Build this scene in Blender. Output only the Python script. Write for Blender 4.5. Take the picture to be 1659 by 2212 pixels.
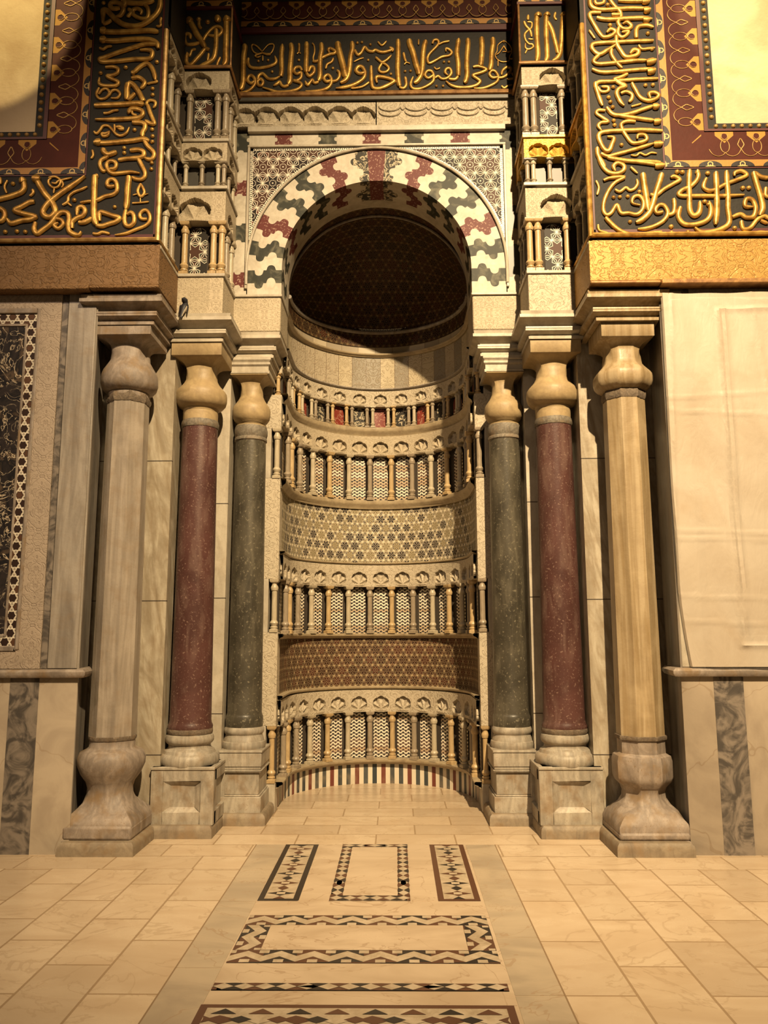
import bpy, bmesh, math, random
from math import sin, cos, pi, radians, atan2, hypot, sqrt
from mathutils import Vector, Matrix
random.seed(11)
for _o in list(bpy.data.objects): bpy.data.objects.remove(_o)
SC = bpy.context.scene
COL = SC.collection

# ------------------------------------------------------------------ camera
PITCH, YAW, ROLL = radians(8.695), radians(-.825), radians(.164)
CAMP = Vector((.163, -5.945, 1.6))
_right = Vector((cos(YAW), -sin(YAW), 0)); _f0 = Vector((sin(YAW), cos(YAW), 0))
_F = _f0*cos(PITCH)+Vector((0, 0, 1))*sin(PITCH); _U = -_f0*sin(PITCH)+Vector((0, 0, 1))*cos(PITCH)
_R2 = _right*cos(ROLL)-_U*sin(ROLL); _U2 = _right*sin(ROLL)+_U*cos(ROLL)
cd = bpy.data.cameras.new('camera'); cam = bpy.data.objects.new('camera', cd); COL.objects.link(cam)
cd.sensor_fit = 'HORIZONTAL'; cd.sensor_width = 36; cd.lens = 36*1695.9/1659
cam.matrix_world = Matrix(((_R2.x, _U2.x, -_F.x, CAMP.x), (_R2.y, _U2.y, -_F.y, CAMP.y), (_R2.z, _U2.z, -_F.z, CAMP.z), (0, 0, 0, 1)))
SC.camera = cam

# ------------------------------------------------------------------ light
SC.view_settings.view_transform = 'Standard'; SC.view_settings.look = 'None'
SC.view_settings.gamma = 1; SC.view_settings.use_curve_mapping = False
SC.view_settings.exposure = 0.0
W = bpy.data.worlds.new('room_air'); SC.world = W; W.use_nodes = True
W.node_tree.nodes['Background'].inputs[0].default_value = (1, .66, .34, 1)
W.node_tree.nodes['Background'].inputs[1].default_value = .03
SC.cycles.max_bounces = 6; SC.cycles.diffuse_bounces = 1; SC.cycles.glossy_bounces = 3; SC.cycles.transparent_max_bounces = 4
SC.cycles.use_denoising = True
def spot(name, loc, to, power, size, blend, color, r=.06):
    l = bpy.data.lights.new(name, 'SPOT'); o = bpy.data.objects.new(name, l); COL.objects.link(o)
    o.location = loc; o.rotation_euler = (Vector(to)-Vector(loc)).to_track_quat('-Z', 'Y').to_euler()
    l.energy = power; l.spot_size = radians(size); l.spot_blend = blend; l.color = color; l.shadow_soft_size = r
    return o
def area(name, loc, to, power, sx, sy, color):
    l = bpy.data.lights.new(name, 'AREA'); o = bpy.data.objects.new(name, l); COL.objects.link(o)
    o.location = loc; o.rotation_euler = (Vector(to)-Vector(loc)).to_track_quat('-Z', 'Y').to_euler()
    l.energy = power; l.shape = 'RECTANGLE'; l.size = sx; l.size_y = sy; l.color = color
    return o
WARM = (1, .74, .42)
spot('key_lamp', (2.15, -8.1, 10.5), (1.25, .3, 3.2), 14200, 54, 1.0, (1, .755, .44), .09)
spot('left_lamp', (-4.0, -4.6, 7.4), (-2.0, .4, 2.4), 400, 70, .8, (1, .73, .52))
spot('floor_lamp', (.2, -3.6, 7.0), (.2, -2.2, 0), 640, 62, 1.0, (1, .76, .47), .15)  # unseen fill spot, added to brighten the floor
spot('upper_lamp_left', (-3.15, -2.0, 8.6), (-3.25, 0, 7.15), 520, 36, .06, (1, .76, .34), .03)
spot('upper_lamp_right', (3.2, -2.0, 8.6), (3.3, 0, 7.15), 430, 36, .06, (1, .76, .36), .03)
area('hall_glow', (0, -7.5, 5.2), (0, .5, 1.2), 22, 5, 2.5, (1, .74, .46))

# ------------------------------------------------------------------ mesh helpers
class MB:
    def __init__(s): s.v = []; s.f = []; s.uv = []; s.mi = []; s.sm = []
    def vert(s, p): s.v.append((p[0], p[1], p[2])); return len(s.v)-1
    def face(s, pts, uv=None, mi=0, sm=False):
        i = [s.vert(p) for p in pts]; s.f.append(i); s.uv.append(uv or [(p[0], p[2]) for p in pts]); s.mi.append(mi); s.sm.append(sm)
    def grid(s, P, UV=None, mi=0, sm=True, mif=None):
        n, m = len(P), len(P[0]); b = len(s.v)
        for r in P:
            for p in r: s.v.append((p[0], p[1], p[2]))
        for i in range(n-1):
            for j in range(m-1):
                q = [(i, j), (i+1, j), (i+1, j+1), (i, j+1)]
                s.f.append([b+a*m+c for a, c in q])
                s.uv.append([UV[a][c] if UV else (P[a][c][0], P[a][c][2]) for a, c in q])
                s.mi.append(mif(i, j) if mif else mi); s.sm.append(sm)
    def box(s, x0, x1, y0, y1, z0, z1, mi=0):
        if x0 > x1: x0, x1 = x1, x0
        A = lambda *q: s.face(q, None, mi)
        def F(q, ax):
            u = [(p[1], p[2]) if ax == 0 else (p[0], p[2]) if ax == 1 else (p[0], p[1]) for p in q]; s.face(q, u, mi)
        F([(x0, y0, z0), (x1, y0, z0), (x1, y0, z1), (x0, y0, z1)], 1); F([(x1, y1, z0), (x0, y1, z0), (x0, y1, z1), (x1, y1, z1)], 1)
        F([(x0, y1, z0), (x0, y0, z0), (x0, y0, z1), (x0, y1, z1)], 0); F([(x1, y0, z0), (x1, y1, z0), (x1, y1, z1), (x1, y0, z1)], 0)
        F([(x0, y0, z1), (x1, y0, z1), (x1, y1, z1), (x0, y1, z1)], 2); F([(x0, y1, z0), (x1, y1, z0), (x1, y0, z0), (x0, y0, z0)], 2)
    def loft(s, rings, mi=0, sm=True, cap=True, mif=None):
        """rings: closed loops of equal length"""
        n = len(rings[0]); P = [r+[r[0]] for r in rings]
        UV = []; acc = 0
        for k, r in enumerate(P):
            if k: acc += (Vector(r[0])-Vector(P[k-1][0])).length
            u = 0; row = []
            for j, p in enumerate(r):
                if j: u += (Vector(p)-Vector(r[j-1])).length
                row.append((u, r[0][2] if abs(rings[-1][0][2]-rings[0][0][2]) > .01 else acc))
            UV.append(row)
        s.grid(P, UV, mi, sm, mif)
        if cap:
            s.face(rings[0][::-1], None, mi); s.face(rings[-1], None, mi)
    def tube(s, pts, r, n=8, mi=0, cap=True):
        pts = [Vector(p) for p in pts]; rings = []
        up = None
        for i, p in enumerate(pts):
            t = (pts[min(i+1, len(pts)-1)]-pts[max(i-1, 0)]).normalized()
            if up is None or abs(up.dot(t)) > .95: up = Vector((0, 0, 1)) if abs(t.z) < .9 else Vector((0, 1, 0))
            a = t.cross(up).normalized(); b = a.cross(t).normalized(); up = b
            rr = r(i/(len(pts)-1)) if callable(r) else r
            rings.append([tuple(p+a*rr*cos(2*pi*k/n)+b*rr*sin(2*pi*k/n)) for k in range(n)])
        s.loft(rings, mi, True, cap)
    def build(s, name, mats, parent=None, bevel=0, ang=35, loc=None):
        me = bpy.data.meshes.new(name)
        off = Vector((0, 0, 0))
        if parent is not None: off = world_loc(parent)
        if loc is not None: off = off+Vector(loc) if parent is None else Vector(loc)
        me.from_pydata([(x-off.x, y-off.y, z-off.z) for x, y, z in s.v], [], s.f)
        uvl = me.uv_layers.new(name='UVMap'); k = 0; flat = []
        for u in s.uv:
            for a in u: flat += [a[0], a[1]]
        uvl.data.foreach_set('uv', flat)
        if not isinstance(mats, (list, tuple)): mats = [mats]
        for m in mats: me.materials.append(m)
        me.polygons.foreach_set('material_index', s.mi)
        me.validate(); me.update()
        bm = bmesh.new(); bm.from_mesh(me); bmesh.ops.remove_doubles(bm, verts=bm.verts, dist=1e-5)
        bmesh.ops.recalc_face_normals(bm, faces=bm.faces); bm.to_mesh(me); bm.free()
        me.polygons.foreach_set('use_smooth', [True]*len(me.polygons))
        try: me.set_sharp_from_angle(angle=radians(ang))
        except Exception: pass
        o = bpy.data.objects.new(name, me); COL.objects.link(o)
        if loc is not None and parent is None: o.location = loc
        if parent is not None:
            o.parent = parent
            if loc is not None: o.location = Vector(loc)-world_loc(parent)
        if bevel:
            b = o.modifiers.new('soft_edges', 'BEVEL'); b.width = bevel; b.segments = 2; b.limit_method = 'ANGLE'; b.angle_limit = radians(40)
        return o
def world_loc(o):
    p = Vector(o.location)
    while o.parent: o = o.parent; p = p+Vector(o.location)
    return p
def tag(o, label=None, cat=None, group=None, kind=None):
    if label: o['label'] = label
    if cat: o['category'] = cat
    if group: o['group'] = group
    if kind: o['kind'] = kind
    return o
def thing(name, label, cat, loc=(0, 0, 0), group=None):
    o = bpy.data.objects.new(name, None); COL.objects.link(o); o.location = loc; o.empty_display_size = .1
    return tag(o, label, cat, group)
def place(name, src, parent, loc, rz=0, sz=None):
    o = bpy.data.objects.new(name, src.data if hasattr(src, 'data') else src); COL.objects.link(o)
    if parent: o.parent = parent; o.location = Vector(loc)-world_loc(parent)
    else: o.location = loc
    o.rotation_euler = (0, 0, rz)
    if sz: o.scale = sz
    return o
def rad_of(kind, th):
    if kind == 'c': return 1.0
    if kind == 'o': return 1/cos(((th+pi/8) % (pi/4))-pi/8)
    if kind == 's': return 1/max(abs(cos(th)), abs(sin(th)))
    a, b, t = kind
    return rad_of(a, th)*(1-t)+rad_of(b, th)*t
def ring(cx, cy, z, r, k='c', n=48, jig=0):
    out = []
    for i in range(n):
        th = 2*pi*i/n; q = r*rad_of(k, th)*(1+(random.uniform(-jig, jig) if jig else 0))
        out.append((cx+q*cos(th), cy+q*sin(th), z+(random.uniform(-jig, jig)*.12 if jig else 0)))
    return out
def lathe(mb, cx, cy, prof, n=48, mi=0, cap=True):
    mb.loft([ring(cx, cy, p[1], p[0], p[2] if len(p) > 2 else 'c', n) for p in prof], mi, True, cap)
def sweep(mb, path, prof, mi=0, sm=True, closed=False):
    """path: plan points (x,y,outward sign handled by left normal); prof: (offset, z)"""
    n = len(path); P = []; UV = []; acc = 0
    for i in range(n):
        p = Vector(path[i]); d = []
        if i > 0: d.append((p-Vector(path[i-1])).normalized())
        if i < n-1: d.append((Vector(path[i+1])-p).normalized())
        ns = [Vector((t.y, -t.x)) for t in d]
        if len(ns) == 2:
            m = (ns[0]+ns[1]); m = m/max(.3, m.dot(ns[0]))
        else: m = ns[0]
        if i: acc += (p-Vector(path[i-1])).length
        P.append([(p.x+m.x*o, p.y+m.y*o, z) for o, z in prof])
        UV.append([(acc, z+o) for o, z in prof])
    mb.grid(P, UV, mi, sm)
def catmull(P, k=5):
    if len(P) < 3: 
        return [tuple(P[0][i]+(P[-1][i]-P[0][i])*t/4 for i in range(2)) for t in range(5)]
    out = []
    Q = [P[0]]+list(P)+[P[-1]]
    for i in range(1, len(Q)-2):
        a, b, c, d = Q[i-1], Q[i], Q[i+1], Q[i+2]
        for t in range(k):
            t = t/k
            out.append(tuple(.5*(2*b[j]+(c[j]-a[j])*t+(2*a[j]-5*b[j]+4*c[j]-d[j])*t*t+(3*b[j]-a[j]-3*c[j]+d[j])*t**3) for j in range(2)))
    out.append(tuple(P[-1])); return out
def stroke(mb, pts, w, Y, h=None, taper=True, mi=0):
    """a raised, rounded stroke lying on the plane y=Y; pts are (x,z) in metres"""
    C = catmull(pts); n = len(C); h = h or w*.45; P = []
    for i in range(n):
        a = C[max(i-1, 0)]; b = C[min(i+1, n-1)]; tx, tz = b[0]-a[0], b[1]-a[1]; L = hypot(tx, tz) or 1
        nx, nz = -tz/L, tx/L; t = i/(n-1)
        ww = w*.5*(min(1, .75+t*4) if taper else 1)*(min(1, .45+(1-t)*5) if taper else 1)
        P.append([(C[i][0]+nx*ww*s, Y-h*k, C[i][1]+nz*ww*s) for s, k in ((-1, -.1), (-.85, .55), (-.4, .95), (0, 1), (.4, .95), (.85, .55), (1, -.1))])
    mb.grid(P, None, mi, True)
    mb.face(P[0], None, mi); mb.face(P[-1][::-1], None, mi)
def bead(mb, x, Y, z, r, mi=0, n=8):
    P = [[(x+r*cos(a)*cos(2*pi*k/n), Y-r*sin(a)*.8, z+r*cos(a)*sin(2*pi*k/n)) for k in range(n+1)] for a in (0, .55, 1.05, 1.5)]
    mb.grid(P, None, mi, True)

# ------------------------------------------------------------------ materials
class E:
    """arithmetic on node sockets"""
    def __init__(s, m, k): s.m = m; s.k = k
    def _b(s, op, o=None, o2=None, r=False):
        n = s.m.nt.nodes.new('ShaderNodeMath'); n.operation = op
        a = [s, o, o2]
        if r: a = [o, s, o2]
        for i, q in enumerate(a):
            if q is None: continue
            if isinstance(q, E): s.m.nt.links.new(q.k, n.inputs[i])
            else: n.inputs[i].default_value = q
        return E(s.m, n.outputs[0])
    def __add__(s, o): return s._b('ADD', o)
    __radd__ = __add__
    def __sub__(s, o): return s._b('SUBTRACT', o)
    def __rsub__(s, o): return s._b('SUBTRACT', o, r=True)
    def __mul__(s, o): return s._b('MULTIPLY', o)
    __rmul__ = __mul__
    def __truediv__(s, o): return s._b('DIVIDE', o)
    def abs(s): return s._b('ABSOLUTE')
    def fl(s): return s._b('FLOOR')
    def fr(s): return s._b('FRACT')
    def mod(s, o): return s._b('FLOORED_MODULO', o)
    def mn(s, o): return s._b('MINIMUM', o)
    def mx(s, o): return s._b('MAXIMUM', o)
    def lt(s, o): return s._b('LESS_THAN', o)
    def gt(s, o): return s._b('GREATER_THAN', o)
    def sin(s): return s._b('SINE')
    def sq(s): return s._b('SQRT')
    def tri(s): return s._b('PINGPONG', 1.0)
    def atan(s, o): return s._b('ARCTAN2', o)
    def ss(s, a, b):
        n = s.m.nt.nodes.new('ShaderNodeMapRange'); n.interpolation_type = 'SMOOTHSTEP'
        s.m.nt.links.new(s.k, n.inputs[0]); n.inputs[1].default_value = a; n.inputs[2].default_value = b
        return E(s.m, n.outputs[0])
class Mat:
    def __init__(s, name):
        s.mat = bpy.data.materials.new(name); s.mat.use_nodes = True; s.nt = s.mat.node_tree
        s.p = s.nt.nodes['Principled BSDF']; s._tc = None
    def tc(s):
        if not s._tc: s._tc = s.nt.nodes.new('ShaderNodeTexCoord')
        return s._tc
    def xyz(s, sock):
        n = s.nt.nodes.new('ShaderNodeSeparateXYZ'); s.nt.links.new(sock, n.inputs[0]); return [E(s, q) for q in n.outputs]
    def uv(s): return s.xyz(s.tc().outputs['UV'])[:2]
    def ob(s): return s.xyz(s.tc().outputs['Object'])
    def vec(s, x, y, z=0.0):
        n = s.nt.nodes.new('ShaderNodeCombineXYZ')
        for i, q in enumerate((x, y, z)):
            if isinstance(q, E): s.nt.links.new(q.k, n.inputs[i])
            else: n.inputs[i].default_value = q
        return n.outputs[0]
    def noise(s, sc, det=3, vec=None, dist=0, rough=.55):
        n = s.nt.nodes.new('ShaderNodeTexNoise'); n.inputs['Scale'].default_value = sc; n.inputs['Detail'].default_value = det
        n.inputs['Roughness'].default_value = rough; n.inputs['Distortion'].default_value = dist
        s.nt.links.new(vec if vec is not None else s.tc().outputs['Object'], n.inputs['Vector']); return E(s, n.outputs[0])
    def rnd(s, x, y=0.0, z=0.0):
        n = s.nt.nodes.new('ShaderNodeTexWhiteNoise'); n.noise_dimensions = '3D'; s.nt.links.new(s.vec(x, y, z), n.inputs[0]); return E(s, n.outputs[0])
    def voro(s, sc, vec=None, feat='F1', rnd=1.0):
        n = s.nt.nodes.new('ShaderNodeTexVoronoi'); n.feature = feat; n.inputs['Scale'].default_value = sc; n.inputs['Randomness'].default_value = rnd
        s.nt.links.new(vec if vec is not None else s.tc().outputs['Object'], n.inputs['Vector']); return E(s, n.outputs['Distance'])
    def ramp(s, f, stops, const=False):
        n = s.nt.nodes.new('ShaderNodeValToRGB'); e = n.color_ramp.elements
        n.color_ramp.interpolation = 'CONSTANT' if const else 'LINEAR'
        while len(e) < len(stops): e.new(.5)
        for q, (t, c) in zip(e, stops): q.position = t; q.color = (*c, 1)
        s.nt.links.new(f.k, n.inputs[0]); return n.outputs[0]
    def mix(s, f, a, b, mode='MIX'):
        n = s.nt.nodes.new('ShaderNodeMix'); n.data_type = 'RGBA'; n.blend_type = mode
        for i, q in ((0, f), (6, a), (7, b)):
            if isinstance(q, E): s.nt.links.new(q.k, n.inputs[i])
            elif isinstance(q, (tuple, list)): n.inputs[i].default_value = (*q, 1)
            elif isinstance(q, float): n.inputs[i].default_value = q
            else: s.nt.links.new(q, n.inputs[i])
        return n.outputs[2]
    def out(s, col, rough=.5, metal=0.0, bump=None, bs=.5, bd=.01, spec=.4):
        if isinstance(col, (tuple, list)): s.p.inputs['Base Color'].default_value = (*col, 1)
        else: s.nt.links.new(col, s.p.inputs['Base Color'])
        for nm, q in (('Roughness', rough), ('Metallic', metal)):
            if isinstance(q, E): s.nt.links.new(q.k, s.p.inputs[nm])
            else: s.p.inputs[nm].default_value = q
        s.p.inputs['Specular IOR Level'].default_value = spec
        if bump is not None:
            b = s.nt.nodes.new('ShaderNodeBump'); b.inputs['Strength'].default_value = bs; b.inputs['Distance'].default_value = bd
            s.nt.links.new(bump.k, b.inputs['Height']); s.nt.links.new(b.outputs[0], s.p.inputs['Normal'])
        return s.mat

def marble(name, base, vein, sc=3.0, stretch=(1, 1, .25), amt=.55, dirt=.25, rough=.42, dirtcol=(.30, .20, .11), bump=.25, tilt=.0):
    base = tuple(q*.72 for q in base); vein = tuple(q*.66 for q in vein); dirtcol = tuple(q*.75 for q in dirtcol)
    m = Mat(name); x, y, z = m.ob()
    v = m.vec((x+z*tilt)*stretch[0], (y+z*tilt)*stretch[1], z*stretch[2])
    n1 = m.noise(sc, 5, v, 1.2); n2 = m.noise(sc*2.3, 4, v, 2.0)
    vn = (1-((n1-.5).abs()*9).mn(1.0)); cl = n2.ss(.38, .72)
    c = m.mix(cl*amt*.8, base, vein); c = m.mix(vn*amt*.7, c, tuple(q*.75 for q in vein))
    d = m.noise(7, 6).ss(.46, .72); c = m.mix(d*min(1, dirt*1.35), c, dirtcol)
    st = m.noise(2.2, 6, m.vec(x*3.0, y*3.0, z*.55), .7, .65).ss(.50, .74); c = m.mix(st*min(.75, .22+dirt*.9), c, tuple(q*.62 for q in vein))
    pa = m.noise(3.1, 4, m.vec(x+5, y+2, z+9)).ss(.52, .70); c = m.mix(pa*.28, c, tuple(min(1, q*1.35) for q in base))
    sp = m.noise(90, 2).ss(.60, .74); c = m.mix(sp*min(1, dirt*1.1), c, dirtcol)
    b = m.noise(35, 5)+m.noise(4, 3)*2
    return m.out(c, rough, 0, b, bump, .006)
def stone(name, base, fleck, sc=60, amt=.6, rough=.4, big=.35, darker=.55):
    m = Mat(name); f = m.noise(sc, 3).ss(.58, .70); g = m.noise(3.2, 5, None, .6)
    c = m.mix(g.ss(.3, .75)*big, base, tuple(q*darker for q in base)); c = m.mix(f*amt, c, fleck)
    s2 = m.voro(26).lt(.10); c = m.mix(s2*.22, c, fleck); st = m.noise(4, 6, m.vec(m.ob()[0]*3, m.ob()[1]*3, m.ob()[2]*.8), .5).ss(.45, .75); c = m.mix(st*.30, c, tuple(q*.8+.02 for q in fleck))
    return m.out(c, rough, 0, m.noise(50, 4), .25, .004)
def carved(name, base, deep, sc=10.0, depth=.010, uvs=True, gold=False):
    """low relief arabesque: scrolling lines cut into stone"""
    if not gold: base = tuple(q*.74 for q in base); deep = tuple(q*.55 for q in deep)
    m = Mat(name)
    if uvs: u, v = m.uv()
    else: u, v, _ = m.ob()
    vec = m.vec(u, v)
    P = 2.6/sc; fu = (u/P).tri(); fv = (v/P).tri()
    n = m.noise(2.6, 1.5, m.vec(fu, fv, .3), .9); n2 = m.noise(5.5, 1, m.vec(fu+3, fv+1, .7), .6)
    l1 = ((n*7).fr()-.5).abs(); l2 = ((n2*4).fr()-.5).abs()
    hh = l1.ss(.05, .20)*.65+l2.ss(.04, .16)*.35
    c = m.mix((1-hh)*(.55 if gold else .50), base, deep); g = m.noise(5, 4).ss(.4, .75); c = m.mix(g*.35, c, tuple(q*.62 for q in base))
    return m.out(c, .5 if gold else .6, .25 if gold else 0.0, hh+m.noise(60, 3)*.15, .5, depth)
def star(name, line, c1, c2, c3, sc, lw=.034, rough=.35, dense=True, glint=0.0, dots=True):
    """twelve-fold star-and-polygon strapwork on a hexagonal net, in UV metres"""
    m = Mat(name); u, v = m.uv(); px, py = u*sc, v*sc
    R3 = 3**.5
    ax = px.mod(1.0)-.5; ay = py.mod(R3)-R3/2; bx = (px-.5).mod(1.0)-.5; by = (py-R3/2).mod(R3)-R3/2
    use = (ax*ax+ay*ay).lt(bx*bx+by*by)
    gx = ax*use+bx*(1-use); gy = ay*use+by*(1-use)
    idx = px-gx; idy = py-gy
    x = gx.abs(); y = gy.abs()
    d = (y*.8660254-x*.5).mx(0.0); x = x+d*1.0; y = (y-d*1.7320508).abs()
    def ln(a, off=.5): a = radians(a); return ((x-off)*sin(a)+y*cos(a))
    L1 = ln(76); L2 = ln(50); L3 = ln(24)
    dm = L1.abs().mn(L2.abs())
    if dense: dm = dm.mn(L3.abs())
    f = 1-dm.ss(lw*.7, lw*1.3); r = (x*x+y*y).sq()
    dotm = ((x-.155)*(x-.155)+(y-.042)*(y-.042)).sq().lt(.026).mx(r.lt(.04))
    cell = L1.gt(0)+L2.gt(0)*2+L3.gt(0)*4+(x*.8660254+y*.5).gt(.47)*8
    rn = m.rnd(cell, (idx*2+.01).fl(), (idy*1.2+.01).fl()); 
    rc = m.rnd(cell, 3.0)
    c = m.ramp((rc*.5+rn*.5), [(0, c1), (.36, c2), (.56, c1), (.74, c3), (.88, c2)], True)
    if glint: c = m.mix(m.noise(160, 1).gt(.64)*glint, c, line)
    if dense and dots: c = m.mix(dotm*.8, c, line)
    c = m.mix(f, c, line)
    w = m.noise(6, 3).ss(.35, .8); c = m.mix(w*.25, c, tuple(q*.45 for q in c1))
    return m.out(c, max(rough, .5), 0, f, .3, .002, .15)
def chevron(name):
    m = Mat(name); u, v = m.uv(); P = .058; Hh = .036
    t = (u/(P*.5)).tri(); ph = v/Hh+t*.62; row = ph.fl(); fr = ph.fr()
    ln = fr.lt(.45); rr = m.rnd(row, 5.0)
    white = m.mix(rr.gt(.70)*1.0, (.80, .72, .56), (.58, .44, .28)); dark = m.mix(m.rnd(row, 9.0).gt(.72)*1.0, (.016, .012, .011), (.08, .038, .026))
    c = m.mix(ln, dark, white)
    du = (u/(P*.5)).fr()-.5; dot = ((du*P*.5)*(du*P*.5)+((fr-.73)*Hh)*((fr-.73)*Hh)).lt(.0042**2); c = m.mix(dot, c, (.8, .72, .58))
    c = m.mix(m.noise(9, 3).ss(.45, .8)*.4, c, (.12, .07, .04))
    return m.out(c, .4, 0, ln, .3, .002)

MARB = marble('cream_marble', (.70, .62, .49), (.50, .42, .32), 2.6, (1, 1, .35), .5, .22)
MARB_G = marble('grey_streaked_marble', (.48, .42, .355), (.31, .265, .225), 5, (1, 1, .08), .8, .25)
MARB_V = marble('veined_slab_marble', (.66, .58, .45), (.42, .32, .20), 4, (1, 1, .16), .85, .22, tilt=.18)
MARB_Y = marble('honey_marble', (.58, .43, .23), (.44, .31, .17), 4, (1, 1, 1), .5, .25, .5)
SILLM = marble('tan_sill_marble', (.58, .46, .29), (.44, .34, .21), 5, (1, 1, 1), .5, .3)
MARB_P = marble('worn_pinkish_marble', (.48, .395, .325), (.30, .24, .195), 5, (1, 1, .5), .8, .8, .55)
MARB_L = marble('left_column_marble', (.50, .425, .345), (.37, .305, .24), 7, (1, 1, .06), .75, .28, .42)
MARB_R = marble('right_column_marble', (.58, .45, .28), (.44, .30, .14), 6, (1, 1, .05), .9, .2, .40)
BASE_M = marble('pedestal_marble', (.58, .51, .405), (.38, .33, .26), 5, (1, 1, .3), .75, .6, .5)
KERB_M = marble('worn_kerb_stone', (.40, .32, .22), (.30, .23, .16), 5, (1, 1, 1), .6, .7, .6)
AMBER = marble('amber_colonette_marble', (.72, .52, .27), (.58, .38, .17), 14, (1, 1, .3), .6, .2, .35)
GREYC = marble('grey_colonette_marble', (.48, .39, .28), (.36, .28, .19), 14, (1, 1, .2), .7, .2, .35)
CREAMC = marble('cream_colonette_marble', (.70, .60, .43), (.56, .46, .31), 14, (1, 1, .3), .5, .2, .35)
PORPH = stone('red_porphyry', (.092, .040, .034), (.32, .21, .165), 60, .5, .36, .7, .5)
GREENP = stone('dark_green_porphyry', (.074, .064, .046), (.30, .26, .18), 45, .45, .34, .85, .40)
LEAD = marble('grey_lead_collar', (.30, .26, .20), (.16, .13, .10), 12, (1, 1, 1), .8, .6, .65)
MORTAR = marble('crumbled_mortar', (.27, .21, .15), (.15, .11, .08), 16, (1, 1, 1), .8, .7, .85, bump=.8)
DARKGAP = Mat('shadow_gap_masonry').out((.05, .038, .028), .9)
CARV = carved('carved_cream_marble', (.66, .56, .41), (.36, .26, .15), 9, .010)
CARV_S = carved('finely_carved_marble', (.64, .53, .37), (.36, .26, .15), 15, .007)
CARV_L = carved('carved_pinkish_marble', (.54, .43, .33), (.36, .26, .19), 9, .006)
CARV_GILT_SHADE = carved('carved_brown_gilt_wood', (.27, .145, .055), (.12, .06, .022), 8, .013)  # darker copy of the gilt; dimmer light on the left put into its colour
CARV_GOLD = carved('carved_gilt_wood', (.40, .225, .055), (.22, .11, .03), 8, .010, True, True)
GOLDPANEL = carved('bright_gilt_marble', (.60, .35, .06), (.36, .18, .03), 12, .006, True, True)
STAR_DOME = star('dark_dome_mosaic', (.20, .135, .06), (.022, .010, .006), (.045, .014, .008), (.012, .009, .008), 7.0, .011, .45)
STAR_SPAN = star('spandrel_mosaic_stone', (.80, .73, .60), (.075, .034, .023), (.018, .012, .011), (.13, .04, .028), 5.2, .0125)
STAR_RED = star('red_star_mosaic', (.50, .38, .21), (.034, .012, .008), (.060, .017, .011), (.012, .008, .007), 8.0, .010, .35, True, .15)
STAR_PALE = star('pale_star_mosaic', (.74, .65, .48), (.20, .155, .08), (.022, .015, .014), (.15, .10, .05), 8.5, .014)
STAR_TOW = star('pier_panel_mosaic', (.78, .72, .58), (.030, .025, .020), (.075, .035, .024), (.045, .048, .035), 5.6, .013, .5, True, 0.0, False)
STAR_BORD = star('border_star_mosaic', (.74, .66, .53), (.035, .02, .016), (.10, .05, .03), (.025, .016, .014), 13.0, .032, .4, False)
CHEV = chevron('zigzag_mosaic')
SLATE = Mat('dark_slate'); SLATE = SLATE.out(SLATE.mix(SLATE.noise(8, 5), (.035, .033, .03), (.09, .08, .065)), .4)
BLACKM = Mat('black_green_serpentine'); BLACKM = BLACKM.out(BLACKM.mix(BLACKM.noise(9, 5, None, 1).ss(.45, .75), (.035, .036, .028), (.15, .14, .10)), .5, spec=.15)
REDM = Mat('purple_porphyry_inlay'); _f = REDM.noise(55, 3).ss(.56, .66); REDM = REDM.out(REDM.mix(_f*.6, (.115, .030, .026), (.50, .33, .25)), .5, spec=.15)
WHITEM = marble('white_voussoir_marble', (.76, .68, .55), (.62, .52, .38), 4, (1, 1, 1), .5, .10, .55)
TANM = marble('tan_voussoir_marble', (.60, .44, .27), (.42, .28, .15), 6, (1, 1, 1), .6, .2)
BRECC = Mat('black_white_breccia'); _f = BRECC.noise(11, 4, None, 2.5); BRECC = BRECC.out(BRECC.ramp(_f, [(0, (.02, .018, .015)), (.50, (.04, .035, .028)), (.56, (.62, .52, .36)), (.62, (.05, .045, .035)), (1, (.3, .25, .17))]), .5, spec=.15)
REDSLAB = Mat('red_veined_slab'); _f = REDSLAB.noise(16, 4, None, 2.0); REDSLAB = REDSLAB.out(REDSLAB.ramp(_f, [(0, (.16, .028, .018)), (.56, (.20, .035, .022)), (.60, (.5, .3, .2)), (.64, (.17, .03, .02)), (1, (.2, .05, .03))]), .3)
def black_board():
    m = Mat('black_painted_board'); n = m.noise(4, 5); c = m.mix(n, (.008, .0075, .007), (.030, .026, .021))
    return m.out(c, .65, 0, m.noise(26, 5), .5, .006, .25)
BOARD = black_board()
def gilt(name, base, dark, metal=.55, rough=.34):
    m = Mat(name); n = m.noise(14, 4).ss(.35, .7); c = m.mix(n, base, dark); return m.out(c, rough, metal, m.noise(45, 3), .35, .004)
GILT = gilt('gilded_relief', (.56, .325, .075), (.30, .15, .03), .5, .40)
GILT_D = gilt('dull_gilt_moulding', (.36, .19, .065), (.18, .085, .03), .3, .45)
GILT_B = gilt('brown_gilt_bead', (.42, .26, .09), (.24, .13, .04), .3, .45)
REDPAINT = Mat('oxblood_paint'); REDPAINT = REDPAINT.out(REDPAINT.mix(REDPAINT.noise(7, 4), (.05, .009, .006), (.09, .018, .011)), .6, 0, REDPAINT.noise(30, 4), .3, .004)
DKRED = Mat('dark_red_edging').out((.075, .012, .010), .5)
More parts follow.
